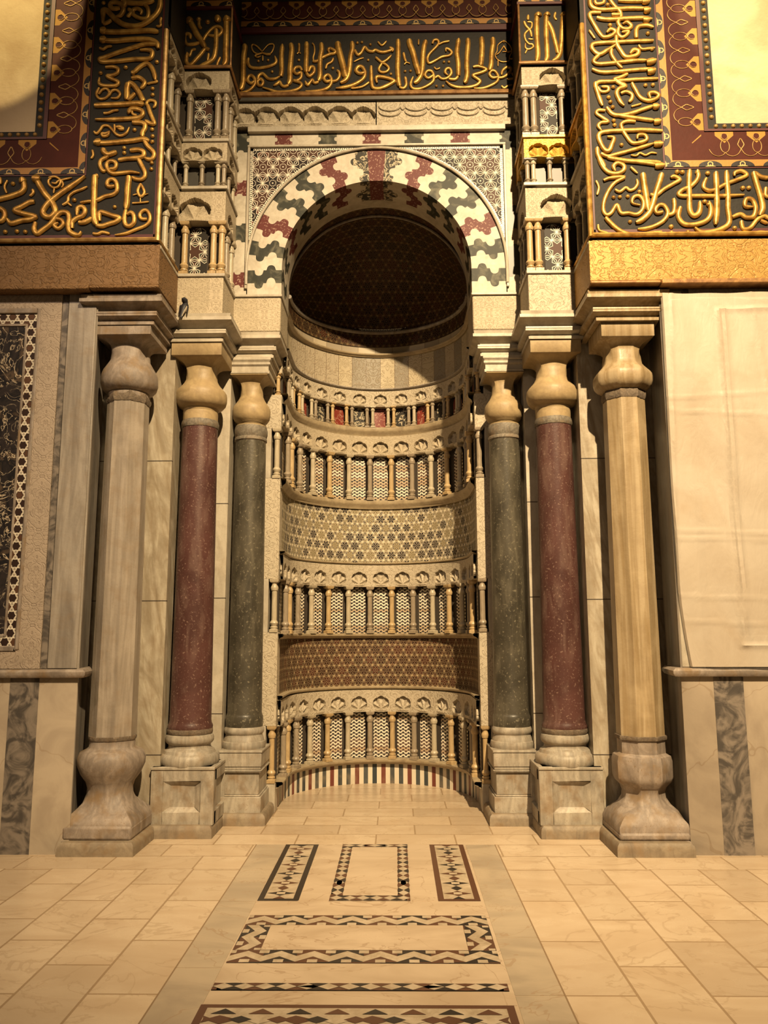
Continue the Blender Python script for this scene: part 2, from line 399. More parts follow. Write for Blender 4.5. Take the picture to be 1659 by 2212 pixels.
def leafband():
    m = Mat('leaf_frieze_paint'); u, v = m.uv(); P = .26
    a = ((u/P).fr()-.5)*P; yy = v
    dome = (a*a*(1/(.095**2))+yy*yy*(1/(.050**2))).lt(1.0)
    foot = ((a.abs()*.42+yy)).lt(.019); rg = (a*a+(yy-.022)*(yy-.022)).sq(); ringm = (rg-.019).abs().lt(.0045); eye = (a*a+(yy-.012)*(yy-.012)).sq().lt(.006)
    c = m.mix(dome, (.36, .17, .03), (.012, .008, .007)); g = (foot+ringm+eye).mn(1.0)*(rg.gt(.015).mx(eye)); c = m.mix(g*dome, c, (.50, .33, .12))
    return m.out(c, .5, .1, m.noise(30, 3), .3, .004)
LEAF = leafband()
def plaster():
    m = Mat('stained_plaster'); n = m.noise(2.2, 6, None, .8); c = m.mix(n.ss(.35, .7), (.60, .47, .30), (.48, .35, .21)); c = m.mix(m.noise(1.1, 5).ss(.52, .75)*.5, c, (.40, .27, .15))
    return m.out(c, .85, 0, m.noise(30, 6), .4, .01)
PLAST = plaster()
def dark_panel():
    m = Mat('black_breccia_panel'); n = m.noise(2.6, 6, None, 2.2); k = m.noise(6, 5, None, 2.0)
    c = m.ramp(n, [(0, (.010, .010, .014)), (.42, (.035, .028, .028)), (.52, (.016, .015, .017)), (.6, (.10, .07, .05)), (.68, (.02, .02, .02)), (1, (.16, .1, .06))])
    v = (k-.5).abs().lt(.014); c = m.mix(v*n.ss(.35, .55)*.8, c, (.62, .50, .36)); return m.out(c, .25)
DPANEL = dark_panel()
def stripe_dado():
    m = Mat('striped_dado_marble'); u, v = m.uv(); k = (u/.0475).fl(); par = k.mod(2.0).lt(.5); q = (k*.5).fl().mod(3.0); wn = m.rnd(k, 2.0)
    dark = m.mix(q.lt(.5), m.mix(wn, (.035, .042, .045), (.08, .085, .08)), (.16, .045, .03)); c = m.mix(par, (.68, .60, .47), dark)
    c = m.mix(m.noise(5, 5).ss(.45, .8)*.45, c, (.40, .30, .19)); return m.out(c, .45)
DADO = stripe_dado()
def slab_row():
    m = Mat('carved_upright_slabs'); u, v = m.uv(); k = (u/.166).fl(); fu = (u/.166).fr(); tone = m.rnd(k, 4.0)
    n = m.noise(9, 1.5, m.vec((u/.083).tri()*.083, v, k*.7), .9); h = ((n*7).fr()-.5).abs().ss(.05, .2)
    c = m.ramp(tone, [(0, (.28, .24, .18)), (.3, (.42, .35, .25)), (.55, (.25, .215, .165)), (.75, (.48, .40, .27))], True)
    c = m.mix((1-h)*.4, c, (.28, .20, .12)); j = (fu-.5).abs().gt(.485); c = m.mix(j, c, (.16, .11, .07)); return m.out(c, .5, 0, h, .6, .006)
SLABROW = slab_row()
def plainrow():
    m = Mat('plain_curved_blocks'); u, v = m.uv(); k = (u/.20+.3).fl(); c = m.ramp(m.rnd(k, 1.0), [(0, (.43, .36, .25)), (.35, (.34, .28, .2)), (.7, (.48, .40, .28))], True)
    j = ((u/.20+.3).fr()-.5).abs().gt(.488); c = m.mix(j, c, (.2, .14, .09)); c = m.mix(m.noise(6, 4).ss(.5, .8)*.4, c, (.3, .22, .13)); return m.out(c, .5)
PLAINROW = plainrow()
def chainmat():
    m = Mat('chain_border_inlay'); u, v = m.uv(); P = .042
    f = (u/P).fr(); a = ((v-.009).abs().lt(.0032))*f.lt(.72); f2 = (u/P+.5).fr(); b = ((v+.009).abs().lt(.0032))*f2.lt(.72); c2 = (v.abs().lt(.011))*((f-.78).abs().lt(.10)).mx((f2-.78).abs().lt(.10))
    c = m.mix((a+b+c2).mn(1.0), (.020, .014, .013), (.80, .73, .60)); return m.out(c, .4)
CHAIN = chainmat()
def dadowall():
    m = Mat('pale_dado_marble'); n = m.noise(2.5, 6, None, 1.5); c = m.mix(n.ss(.35, .7), (.45, .37, .28), (.36, .29, .22)); k = m.voro(1.3, m.vec(m.ob()[0]+m.noise(2, 3)*.5, m.ob()[1], m.ob()[2]+m.noise(3, 3)*.4), 'DISTANCE_TO_EDGE'); c = m.mix(k.lt(.005)*.35, c, (.25, .17, .10))
    return m.out(c, .5, 0, m.noise(20, 5), .2, .005)
DADOW = dadowall()
GREYSTRIPE = Mat('grey_marble_stripe'); _f = GREYSTRIPE.noise(6, 6, None, 2.2); GREYSTRIPE = GREYSTRIPE.out(GREYSTRIPE.mix(_f.ss(.35, .65), (.075, .065, .058), (.24, .20, .165)), .4)
def floormat():
    m = Mat('marble_floor_tiles'); x, y, z = m.ob(); P = .31; L = .62
    r1 = ((y+.28)/P).fl(); f1 = ((y+.28)/P).fr(); u1 = x/L+r1.mod(2.0)*.5; c1 = u1.fl(); g1 = u1.fr()
    sgn = x.gt(0.0)*2-1; xa = x.abs()-.905
    r2 = (xa/.325).fl(); f2 = (xa/.325).fr(); u2 = (y+.92)/L+r2.mod(2.0)*.5+x.gt(0.0)*.0; c2 = u2.fl(); g2 = u2.fr()
    front = y.lt(-.28)
    e = .010
    ed1 = ((f1-.5).abs().gt(.5-e/P*.6)).mx((g1-.5).abs().gt(.5-e/L*.6)); ed2 = ((f2-.5).abs().gt(.5-e/P*.6)).mx((g2-.5).abs().gt(.5-e/L*.6))
    ed = ed1*(1-front)+ed2*front; idr = (r1*(1-front)+(r2*sgn+40)*front); idc = c1*(1-front)+c2*front
    tone = m.rnd(idr, idc, 3.0); n = m.noise(1.7, 5, m.vec(x+idc*3.1, y*2.2+idr*1.7), 1.0); nn = m.noise(12, 4)
    c = m.mix(n.ss(.3, .72)*.85, (.60, .475, .33), (.50, .37, .24)); c = m.mix(tone.ss(.35, 1.0)*.55, c, (.40, .30, .20)); c = m.mix(nn.ss(.55, .8)*.25, c, (.42, .29, .17)); kv = m.noise(.9, 5, m.vec(x*1.2+idc*2.3, y*1.6+idr*3.7), 2.2); c = m.mix((kv-.5).abs().lt(.012)*.35, c, (.36, .25, .15)); c = m.mix(ed*.85, c, (.30, .20, .11))
    return m.out(c, n*.12+.22, 0, 1-ed, .25, .002, .35)
FLOOR = floormat()
def slabfloor(name, a, b, v=.0):
    m = Mat(name); x, y, z = m.ob(); n = m.noise(1.3, 6, m.vec(x, y*2.0, v), 1.5); c = m.mix(n.ss(.35, .7), a, b)
    k = m.noise(1.1, 4, m.vec(x+3, y+v), 2.5); c = m.mix((k-.5).abs().lt(.006)*.55, c, (.34, .23, .14)); return m.out(c, n*.1+.24, 0, None, spec=.35)
FL_W = slabfloor('pale_floor_marble', (.55, .43, .30), (.44, .33, .22)); FL_G = slabfloor('grey_floor_marble', (.46, .37, .26), (.35, .28, .20), 5.0)
FL_K = Mat('black_floor_inlay').out((.025, .020, .018), .3); FL_B = Mat('brown_floor_inlay').out((.10, .045, .026), .3)
FL_C = marble('cream_floor_inlay', (.70, .57, .41), (.56, .42, .26), 6, (1, 1, 1), .6, .15, .3); JOINT = Mat('floor_joint').out((.24, .16, .09), .7)
def sheetmat():
    m = Mat('clear_plastic_sheet'); x, y, z = m.ob(); n = m.noise(1.8, 5, None, 1.2); k = m.noise(5, 4, m.vec(x*2.0, y, z*.7), 2)
    c = m.mix(n.ss(.3, .75), (.60, .52, .42), (.52, .43, .33)); c = m.mix(m.noise(1.1, 6).ss(.58, .75)*.5, c, (.50, .33, .18))
    mat = m.out(c, .48, 0, k+m.noise(18, 4)*.4, .4, .010, .3); m.p.inputs['Alpha'].default_value = .80; return mat
SHEET = sheetmat()
CALLIG = {
 'center': (0.915, '''47:-1284,7267 -1279,7228 -1290,7141 -1291,7016 -1288,6892 -1299,6815 -1316,6778
30:-1180,6871 -1214,6852 -1245,6886 -1233,6929 -1203,6933 -1176,6895 -1176,6842 -1212,6790 -1268,6756 -1315,6754
28:-1124,6894 -1149,6870 -1140,6832 -1109,6827 -1095,6865 -1119,6897 -1145,6880 -1138,6932 -1103,6954 -1072,6927 -1037,6896 -977,6897 -925,6925
42:-925,6920 -916,6982 -919,7078 -921,7174 -913,7261
14:-1108,7187 -1157,7245 -1202,7270 -1214,7241 -1195,7193 -1156,7168 -1108,7177 -1060,7167 -1021,7176 -996,7243 -1010,7272 -1053,7263 -1108,7192
14:-1108,7177 -1147,7163 -1177,7149 -1159,7131 -1120,7143
14:-1103,7172 -1060,7157 -1025,7157
14:-1103,7148 -1102,7090
28:-1242,7121 -1245,7073 -1218,7025 -1152,7014 -1057,7027 -988,7055 -971,7088 -985,7137
46:-831,7270 -821,7211 -828,7105 -835,6981 -834,6885 -850,6828
28:-846,6828 -889,6814 -915,6829 -933,6863 -958,6844 -992,6821
22:-752,7273 -750,7239 -751,7186
12:-768,7160 -751,7183 -733,7162
28:-718,6979 -740,7018 -783,7013 -796,6975 -769,6946 -728,6960 -730,6903 -768,6875 -799,6875 -734,6850 -724,6817 -767,6779 -862,6757 -965,6758 -1035,6783 -1096,6803
43:-677,7282 -677,7151 -680,7026 -674,6954
30:-676,6959 -648,6921 -605,6958 -604,7011 -636,7016 -653,6964
15:-622,7276 -604,7247 -599,7179 -611,7121 -606,7078
43:-534,7270 -529,7197 -542,7120 -545,7024 -544,6919 -559,6862
28:-557,6857 -600,6848 -617,6882 -639,6854 -664,6826 -686,6864
28:-615,7078 -572,7082 -520,7120 -451,7153 -407,7162 -399,7186 -443,7215 -464,7206 -455,7163
22:-416,7109 -433,7071 -476,7043 -489,6995
30:-436,6870 -483,6861 -505,6899 -471,6932 -438,6899 -435,6841 -465,6794 -534,6767 -620,6754 -681,6759
28:-440,6860 -388,6869 -358,6907 -358,6955 -380,6979
56:-373,7277 -369,7224 -346,7127 -320,7021 -302,6935 -286,6896
43:-234,7280 -230,7212 -247,7126 -255,7020 -268,6934 -293,6877 -345,6840
34:-103,6956 -155,6940 -194,6971 -173,7014 -134,7009 -108,6951 -121,6894 -172,6847 -250,6810 -327,6792 -388,6784
28:-203,7193 -182,7144 -147,7163 -112,7225 -78,7186 -34,7176 -8,7192 35,7172 83,7169 152,7192 135,7212 165,7197 157,7168
14:-121,7109 -164,7096 -216,7068
22:-69,6846 -138,6799 -241,6782
d16:-1145,7091 -1050,7099 -750,7095 -419,7003 -182,7274 -138,7279 -56,7253 -77,7085 -1008,6974
34:-49,7017 -45,6855 -30,6788 30,6778 99,6805 160,6842 170,6861 100,6891 5,6902 9,6835
43:214,7297 213,7138 208,6994 216,6851 230,6794
27:224,6789 263,6779 289,6812 285,6879 274,6893
18:18,7281 57,7242 101,7285
25:-4,7113 27,7083 57,7059 100,7082 148,7130
24:57,7049 26,6987 48,6954 100,6958 123,6996 87,7039 61,7044
22:267,7157 278,7099 290,7060
12:273,7032 295,7055 329,7040
51:322,7296 331,7242 360,7155 385,7040 410,6953 414,6915
43:483,7284 469,7231 455,7135 450,7020 436,6924 401,6858 366,6828
16:414,7299 413,7241
24:548,7249 561,7287 596,7292 608,7258 582,7215 542,7172 507,7124 498,7076 515,7043 567,7066 637,7108 706,7121 734,7154 707,7189 677,7197 679,7162
20:608,7243 656,7267 713,7277
26:552,6913 504,6883 472,6914 492,6957 531,6959 554,6918 552,6856 504,6809 426,6772 357,6773 332,6811 341,6859 358,6897
25:569,6884 599,6903 633,6874 685,6881 726,6930 713,6982 678,6978 667,6940 694,6909
28:702,6871 762,6867 793,6905
42:793,6900 795,7034 784,7149 795,7245 804,7298
16:562,6999 583,6977 618,6990
43:891,7297 894,7244 883,7128 877,7013 879,6918 865,6851 848,6823
47:1025,7309 1029,7261 1026,7145 1016,7050 1010,7002
30:937,6993 989,7002 1065,6968 1013,6935 935,6907 977,6869 1002,6840 967,6802 890,6780 787,6781 718,6806 672,6845
43:1134,7303 1136,7240 1121,7144 1114,7029 1095,6953
26:1175,6885 1124,6879 1094,6915 1117,6953 1151,6944 1177,6890 1165,6838 1104,6796 1027,6768 941,6765
26:1175,6876 1227,6884 1288,6931 1302,6978 1264,6989 1220,6951 1210,6904
22:1314,6926 1329,6873 1261,6863
10:1241,7277 1184,7230 1173,7162 1155,7124 1171,7076 1222,7047 1283,7055 1293,7103 1316,7160 1296,7228 1241,7277
10:1240,7219 1195,7148 1164,7124
10:1240,7219 1277,7151 1312,7165
10:1225,7154 1363,7164
12:1180,7076 1178,6999
14:1292,7079 1331,7074 1329,7016
20:1207,6790 1232,6768 1267,6789 1310,6800
d16:658,7055 705,7054 143,6933 281,6960 333,6964 581,6798 645,6798 1241,7267'''),
 'left': (-0.045, '''37:-2147,6836 -2207,6832 -2234,6861 -2218,6890 -2176,6889 -2132,6865 -2119,6817 -2140,6769 -2177,6751
42:-2135,6932 -2107,6888 -2122,6850
42:-2090,6890 -2038,6882 -1953,6881 -1859,6903
31:-1948,6871 -1917,6842 -1904,6789 -1912,6742 -1950,6732 -1998,6748 -2033,6777 -2035,6815 -2002,6830 -1966,6805 -1969,6767
30:-2078,6825 -2047,6801 -2083,6749
42:-1809,6926 -1810,6850 -1833,6783 -1890,6718 -1965,6671 -2037,6663 -2114,6683 -2176,6727 -2226,6780 -2257,6814 -2288,6819 -2290,6772 -2285,6686
31:-2285,6686 -2243,6704 -2219,6725
21:-1793,6740 -1800,6702 -1798,6664 -1832,6660
42:-2303,6622 -2230,6612 -2111,6610 -1983,6615 -1877,6618 -1809,6603
60:-2301,6625 -2252,6626
41:-2303,6537 -2192,6526 -2065,6536 -1938,6539 -1865,6528 -1821,6499 -1806,6447
59:-2299,6537 -2248,6543
36:-1812,6490 -1935,6487 -2061,6447 -2186,6402 -2260,6372 -2296,6359 -2267,6333 -2140,6338 -2014,6352 -1887,6355 -1859,6383 -1861,6425 -1899,6439 -1958,6436
23:-2303,6464 -2273,6450 -2240,6473 -2198,6477
30:-2243,6281 -2180,6285 -2140,6266 -2143,6228 -2184,6206 -2226,6202 -2183,6173 -2131,6144 -2146,6113 -2213,6109 -2264,6116 -2291,6139 -2289,6184
40:-2021,6229 -1991,6226
36:-2000,6231 -1968,6268 -1927,6300 -1889,6308 -1854,6271 -1830,6210 -1818,6154
21:-1818,6154 -1807,6142 -1857,6132 -1886,6123
35:-2019,6176 -1964,6184 -1921,6156 -1910,6124 -1938,6077
d21:-2074,6279 -1814,6326 -2283,6230 -2291,6889
22:-2288,6093 -2308,6038 -2283,5995 -2237,5995 -2201,6027 -2177,6064 -2140,6069 -2111,6035 -2132,5998 -2182,5996
21:-2289,6033 -2262,6074 -2225,6083 -2201,6050 -2213,6014
45:-2044,6131 -2054,6080 -2049,5977
40:-2042,6136 -2003,6117 -1958,6056 -1922,5987 -1910,5961
34:-2043,5977 -2007,6011 -1985,6038
42:-2317,5930 -2204,5935 -2079,5938 -1954,5946 -1905,5929
24:-1875,5919 -1883,5949 -1858,5972 -1816,5962 -1810,5930 -1826,5900
32:-1875,5931 -1849,5857 -1814,5770 -1824,5755 -1862,5771 -1888,5789
22:-2238,5860 -2201,5862 -2160,5880 -2114,5886
36:-2016,5855 -2026,5873 -2010,5894 -1968,5896 -1921,5877 -1915,5840 -1948,5815 -2031,5807 -2156,5802 -2302,5802
20:-2005,5878 -1995,5850 -1961,5838
22:-2309,5695 -2287,5677 -2260,5708 -2237,5744 -2195,5744 -2160,5711 -2124,5670 -2086,5655 -2041,5678 -2018,5728
23:-2176,5693 -2212,5676 -2243,5676 -2232,5653 -2199,5657 -2181,5684
27:-2127,5731 -2094,5735 -2072,5715 -2110,5715
19:-2143,5756 -2138,5688
38:-1994,5773 -1937,5771 -1895,5758 -1888,5721 -1908,5676 -1902,5640
39:-2304,5598 -2229,5590 -2104,5597 -1980,5609 -1897,5622 -1845,5601
57:-2291,5598 -2244,5599
33:-1893,5620 -1862,5563 -1814,5513 -1803,5472 -1827,5439 -1878,5451
41:-2226,5540 -2216,5509 -2182,5486 -2149,5495 -2110,5510
36:-2001,5520 -1935,5527 -1893,5509 -1890,5473 -1932,5455 -2080,5443
29:-2177,5472 -2221,5451 -2245,5420
19:-2315,5528 -2306,5483 -2321,5452
d20:-1840,6080 -1837,6024 -1974,5707 -1828,5709 -1822,5648 -1822,5598 -2052,5545 -2050,5502
31:-2189,5460 -2235,5439 -2246,5397 -2222,5348 -2194,5337
31:-2160,5358 -2121,5362 -2111,5399 -2132,5425 -2171,5425 -2190,5392 -2171,5345 -2135,5318 -2065,5321 -1987,5328 -1912,5315
33:-2094,5437 -2012,5448 -1934,5452 -1902,5473
33:-1930,5444 -1904,5393 -1872,5329 -1872,5287 -1898,5262 -1941,5266 -1973,5284
47:-2282,5300 -2281,5208 -2279,5125 -2275,5021 -2266,4917 -2240,4863
37:-2247,4863 -2197,4857 -2136,4878 -2087,4894 -2063,4927 -2124,4948 -2183,4970 -2219,4978 -2229,4954 -2218,4900
36:-2278,5292 -2253,5304
32:-2114,5206 -2160,5202 -2178,5228 -2163,5261 -2124,5263 -2098,5223 -2095,5164 -2125,5131 -2191,5115 -2255,5083 -2363,5065
46:-2001,5291 -2005,5205 -2007,5101 -2010,4997
34:-2012,4997 -2020,4935 -2012,4873 -1977,4854 -1943,4885 -1945,4942 -1970,4972 -2000,4951
22:-1900,5225 -1923,5162 -1897,5110 -1868,5149 -1900,5225
11:-1960,5125 -1927,5133 -1900,5120 -1834,5136
11:-1899,5099 -1897,5060
15:-1963,5054 -1897,5058 -1826,5065
27:-1835,4914 -1879,4916 -1898,4950 -1874,4986 -1840,4987 -1814,4941 -1816,4891 -1849,4855 -1925,4823 -2001,4791 -2089,4777
26:-2270,4792 -2232,4788 -2194,4803 -2132,4788
37:-2361,4893 -2319,4905 -2285,4928
d19:-1819,5408 -1820,5354 -2105,5023
44:-3076,5094 -3049,5103 -2959,5127 -2878,5161 -2858,5205 -2872,5274
54:-2877,5284 -2872,5239
44:-2767,5287 -2736,5228 -2685,5148 -2635,5089 -2600,5030 -2590,4981 -2626,4940 -2673,4952 -2691,4992 -2656,5055 -2622,5089 -2548,5152 -2438,5234 -2361,5295
62:-2790,5278 -2730,5275
19:-2661,5286 -2607,5295 -2562,5260 -2574,5211 -2614,5196 -2653,5227 -2661,5261 -2638,5281
17:-2631,5241 -2599,5236 -2572,5260 -2468,5284
16:-2610,5192 -2612,5148
16:-2554,5260 -2538,5225 -2550,5196
40:-3061,5020 -3043,5018 -3011,4995 -3001,4956 -3017,4915 -3053,4903
40:-2763,5076 -2808,5070 -2870,5033 -2922,5002 -2857,4974 -2750,4946 -2789,4920 -2861,4911 -2942,4888 -2977,4927
39:-2744,4895 -2753,4837 -2726,4796 -2683,4827 -2622,4879 -2576,4947 -2537,4980 -2491,4974 -2474,4931 -2475,4858 -2454,4805 -2389,4779 -2366,4809
31:-2580,4927 -2533,4912 -2520,4873 -2556,4839 -2591,4869 -2555,4888
36:-2443,4838 -2446,4892 -2407,4930 -2362,4949 -2346,4993 -2371,5027 -2407,5013 -2409,4950
36:-2391,4891 -2341,4890 -2288,4924
23:-2532,5044 -2493,5072 -2486,5117 -2447,5155 -2389,5179 -2337,5203
16:-2497,5068 -2456,5033
23:-2387,5064 -2292,5080
19:-3000,5266 -3020,5211 -2997,5152
24:-2788,5184 -2781,5154 -2807,5124
27:-3062,5291 -3053,5232
d22:-2987,4815 -2892,4819 -2823,4814 -2953,5238 -2439,5087'''),
 'right': (-0.045, '''36:1821,6866 1828,6796 1867,6765 1936,6756 2053,6762 2176,6765 2315,6758
57:2264,6744 2322,6747
34:2056,6838 2303,6829
48:2256,6823 2322,6830
27:1863,6844 1877,6813 1932,6821 1941,6856
31:1980,6864 2023,6793 2067,6740 2074,6688 2047,6637 2075,6585 2128,6573 2156,6601 2123,6636 2084,6617
33:1996,6709 2073,6706
36:1871,6683 1955,6664 2125,6670 2248,6673 2332,6660
57:2255,6655 2313,6654
32:1908,6727 1827,6729 1816,6692 1853,6605 1895,6527 1925,6499 1987,6513 2021,6551 1982,6573 1948,6539
28:2054,6594 2042,6533 2071,6497 2110,6515 2131,6551 2073,6542
34:2193,6486 2196,6557 2221,6595 2291,6603 2340,6582
20:1805,6565 1826,6528 1848,6489
34:2331,6460 2191,6458 2038,6452 1884,6446 1824,6429 1828,6382 1880,6341 1950,6380 2013,6422
33:1879,6339 1829,6280 1876,6252 2029,6264 2182,6279 2274,6278
55:2261,6257 2342,6277
31:1981,6389 1979,6337 2014,6269 2060,6210
35:2025,6510 2029,6431 2057,6370 2092,6317 2146,6316 2194,6334 2203,6368 2164,6377 2132,6339
24:2208,6421 2233,6385 2287,6388 2341,6393
32:1813,6206 1888,6177 2025,6180 2178,6194 2330,6203
57:2264,6172 2333,6188
31:2350,6110 2173,6106 1983,6092 1868,6089 1837,6056 1835,6026
29:2104,6157 2037,6125 1991,6108 2042,6064 2088,6038
d21:1980,6612 2291,6530 1969,6803 2317,6384
34:1838,6084 1836,6050 1855,5966 1883,5869
25:1851,6041 1880,5999 1933,6005 1936,6040 1882,6043
34:1999,6108 2042,6072 2081,6047 2025,6022 2006,5980 2027,5913 2059,5867
29:2038,5980 2084,5996 2130,5970 2126,5929 2101,5900
32:2134,6075 2161,6012 2195,5944 2254,5913 2315,5924 2349,5959 2318,5984 2273,5977 2278,5931
16:2119,5862 2161,5874 2203,5886
33:1917,5856 1961,5797 2028,5784 2128,5803 2220,5836 2312,5868
52:2293,5858 2346,5860
33:2006,5784 2125,5762 2230,5744 2297,5733
51:2293,5720 2353,5727
28:1904,5827 1849,5831 1832,5803 1877,5765 1924,5727 1867,5720 1842,5691 1864,5648
35:2360,5638 2225,5649 2075,5647 1924,5641 1855,5625 1841,5584 1865,5510 1893,5470 1924,5475 1949,5533 1962,5582 1910,5591
30:2146,5724 2079,5729 2031,5705 2037,5656 2065,5598 2107,5538 2167,5537 2229,5562 2215,5604 2163,5604 2153,5568
32:1853,5446 1906,5419 1989,5439 2141,5482 2286,5529
52:2282,5522 2357,5525
31:1913,5409 2061,5381 2210,5371 2329,5363
34:1824,5498 1828,5428 1859,5371 1879,5322
17:2094,5429 2138,5423 2169,5446 2213,5426 2259,5447 2305,5440
25:1939,5329 1971,5357 2018,5344
d20:1980,6040 1938,5948 1951,5906 1968,5860 2246,6053 2307,6056 1970,5739 1975,5698 2023,5520
34:1832,5410 1860,5333 1904,5281 1967,5266 2023,5288 2034,5331 1987,5359 1950,5332 1960,5285
32:1902,5410 2019,5382 2176,5363 2331,5337
52:2280,5329 2359,5335
23:2087,5322 2139,5265
30:1862,5207 1918,5228 2032,5234 1955,5187 1901,5119 1860,5027 1850,4951 1872,4909 1912,4925 1961,4994 1989,4923 2051,4922 2113,4909 2162,4948 2175,5015 2145,5068 2097,5058 2085,5007 2144,4988
25:1951,5127 1990,5108 2039,5143 2069,5120 2109,5134 2136,5176 2129,5214
35:1863,4886 1922,4816 1997,4757 2089,4734 2197,4742 2305,4758
45:2182,5265 2189,5167 2199,5065 2208,4935
43:2335,5263 2316,5199 2279,5098 2250,4997 2215,4922 2157,4864 2103,4838
32:2231,5082 2277,5073 2343,5123 2424,5173 2476,5206 2435,5236 2403,5224
32:2324,4929 2277,4920 2269,4955 2304,4990 2342,4979 2364,4920 2336,4862 2263,4813 2184,4788 2114,4783
32:2369,4902 2409,4920 2422,4978 2420,5042
19:1803,5206 1822,5146 1805,5082
19:1802,4826 1811,4776 1876,4754
d19:1937,5060 1988,5063 2051,5067 2147,5108 2059,4848 2387,4803 2384,4753 2457,5274 2419,5033
40:2561,5290 2549,5179 2545,5046 2542,4941 2568,4895 2609,4913 2627,4966 2622,5014
34:2623,5289 2625,5222 2567,5152 2492,5117 2461,5081 2497,5064 2643,5063 2806,5061 2981,5067
42:2771,5269 2768,5167 2764,5043 2755,4912 2736,4812
39:2857,5277 2854,5175 2855,5060 2847,4955 2849,4832 2787,4779 2688,4750 2615,4752 2569,4790
31:2690,5217 2663,5142 2703,5110 2761,5119 2846,5166 2938,5201 3018,5240 2976,5277 2926,5263 2917,5232
37:2467,4969 2447,4889 2483,4826 2563,4816 2654,4843 2698,4886 2711,4956 2697,5013
34:2874,4876 2941,4901 2987,4873 3045,4882 3067,4952 3047,5023 2999,5032 2985,4971 3046,4961
43:3073,5266 3090,5172 3114,5057 3124,4951 3092,4886
35:3081,5261 3127,5225 3191,5211
32:2945,4844 2956,4777 3013,4785 3075,4856 3134,4883 3164,4855
29:3098,4847 3153,4820
29:3162,5131 3154,5065 3178,5046
24:3038,4733 3083,4749 3155,4740
d23:2461,5277 2501,5273 2705,5261 2977,5129 3026,5129 2665,5014 2888,4784 2515,4753 2441,4741 2384,4802 2622,5267 2770,5251 2695,4987'''),
 'tower_left': (0.485, '''49:-1716,7185 -1679,7115 -1632,7023 -1593,6960 -1553,6880
64:-1719,7185 -1690,7150
35:-1514,6862 -1552,6876 -1588,6828 -1630,6774 -1678,6718 -1716,6732 -1724,6782 -1716,6830
22:-1720,6841 -1694,6808 -1674,6864 -1637,6872
30:-1608,6939 -1667,6925 -1723,6926 -1745,6976 -1742,7028 -1701,7026 -1690,6975
28:-1574,6956 -1556,7001 -1514,7063 -1472,7097 -1428,7098 -1405,7062 -1425,7019 -1475,7007 -1535,7016
56:-1448,7206 -1447,7146
39:-1458,7073 -1455,6965 -1458,6861 -1475,6778 -1529,6731 -1600,6696
22:-1520,6827 -1527,6755
47:-1367,7204 -1365,7103 -1364,6964 -1364,6825 -1362,6749 -1379,6698
64:-1365,7194 -1357,7148
22:-1413,6788 -1436,6730 -1441,6692
15:-1481,6689 -1385,6686
26:-1620,7177 -1616,7114 -1593,7082
d26:-1539,7151 -1622,7180'''),
 'tower_right': (0.485, '''43:1483,7181 1476,7049 1475,6945 1478,6842 1476,6753 1461,6697
63:1491,7188 1494,7153
41:1569,7190 1562,7048 1561,6910 1563,6799 1561,6738 1542,6698
36:1578,7103 1614,7019 1635,6922 1656,6812 1662,6777
57:1574,7190 1575,7159
41:1725,7184 1712,7080 1701,6942 1688,6839 1679,6784 1653,6736 1606,6702
63:1728,7188 1731,7156
25:1402,7172 1399,7123
22:1363,7110 1380,7065 1416,7015 1427,6950
16:1394,7106 1432,7098 1431,7057 1415,7028
18:1400,7023 1366,6982 1370,6926 1399,6884 1431,6877 1436,6849 1398,6828 1368,6844 1369,6888
16:1398,6933 1441,6927
13:1385,6830 1362,6785
21:1652,7196 1642,7151 1660,7121'''),
}# ------------------------------------------------------------------ shared builders
def flip(mb, sx):
    if sx < 0: mb.v = [(-x, y, z) for x, y, z in mb.v]
    return mb
NR, NC = .94, 1.86                      # niche radius, centre of its half circle
def nich(s, off=0.0):
    q = NR*pi/2
    if abs(s) <= q:
        t = s/NR; return ((NR-off)*sin(t), NC+(NR-off)*cos(t))
    return ((NR-off)*(1 if s > 0 else -1), NC-(abs(s)-q))
SMAX = NR*pi/2+.43
def nmap(s, z, off): x, y = nich(s, off); return (x, y, z)
def band(mb, mapper, s0, s1, prof, ns, mi=0, sm=True):
    """prof: (off, z) rows; UV = (s, running height)"""
    P = []; UV = []
    for i in range(ns+1):
        s = s0+(s1-s0)*i/ns; acc = prof[0][1]; row = []; uv = []
        for k, (o, z) in enumerate(prof):
            if k: acc += hypot(o-prof[k-1][0], z-prof[k-1][1])
            row.append(mapper(s, z, o)); uv.append((s, acc))
        P.append(row); UV.append(uv)
    mb.grid(P, UV, mi, sm)
def rim_of(p):
    K = ((0, 1), (.33, .97), (.60, .87), (.75, .77), (.87, .64), (1, .46), (1.3, .3))
    for (p0, r0), (p1, r1) in zip(K, K[1:]):
        if p <= p1: return r0+(r1-r0)*(p-p0)/(p1-p0)
    return .3
def shell(u, v, r0, D):
    if v < 0:
        if v > -.034 and abs(u) < r0*.62: return .014*(1-(u/(r0*.62))**2)*(1 if v > -.022 else .45)
        return 0
    rho = hypot(u, v); phi = atan2(u, v); c = abs(cos((4.5 if r0 < .15 else 3.5)*phi)); rim = r0*rim_of(abs(phi)/(pi/2))*(.93+.07*c)
    if rho > rim: return 0
    t = rho/rim
    return -r0*(.06+.13*t)-r0*.17*min(1, t*1.5)*c
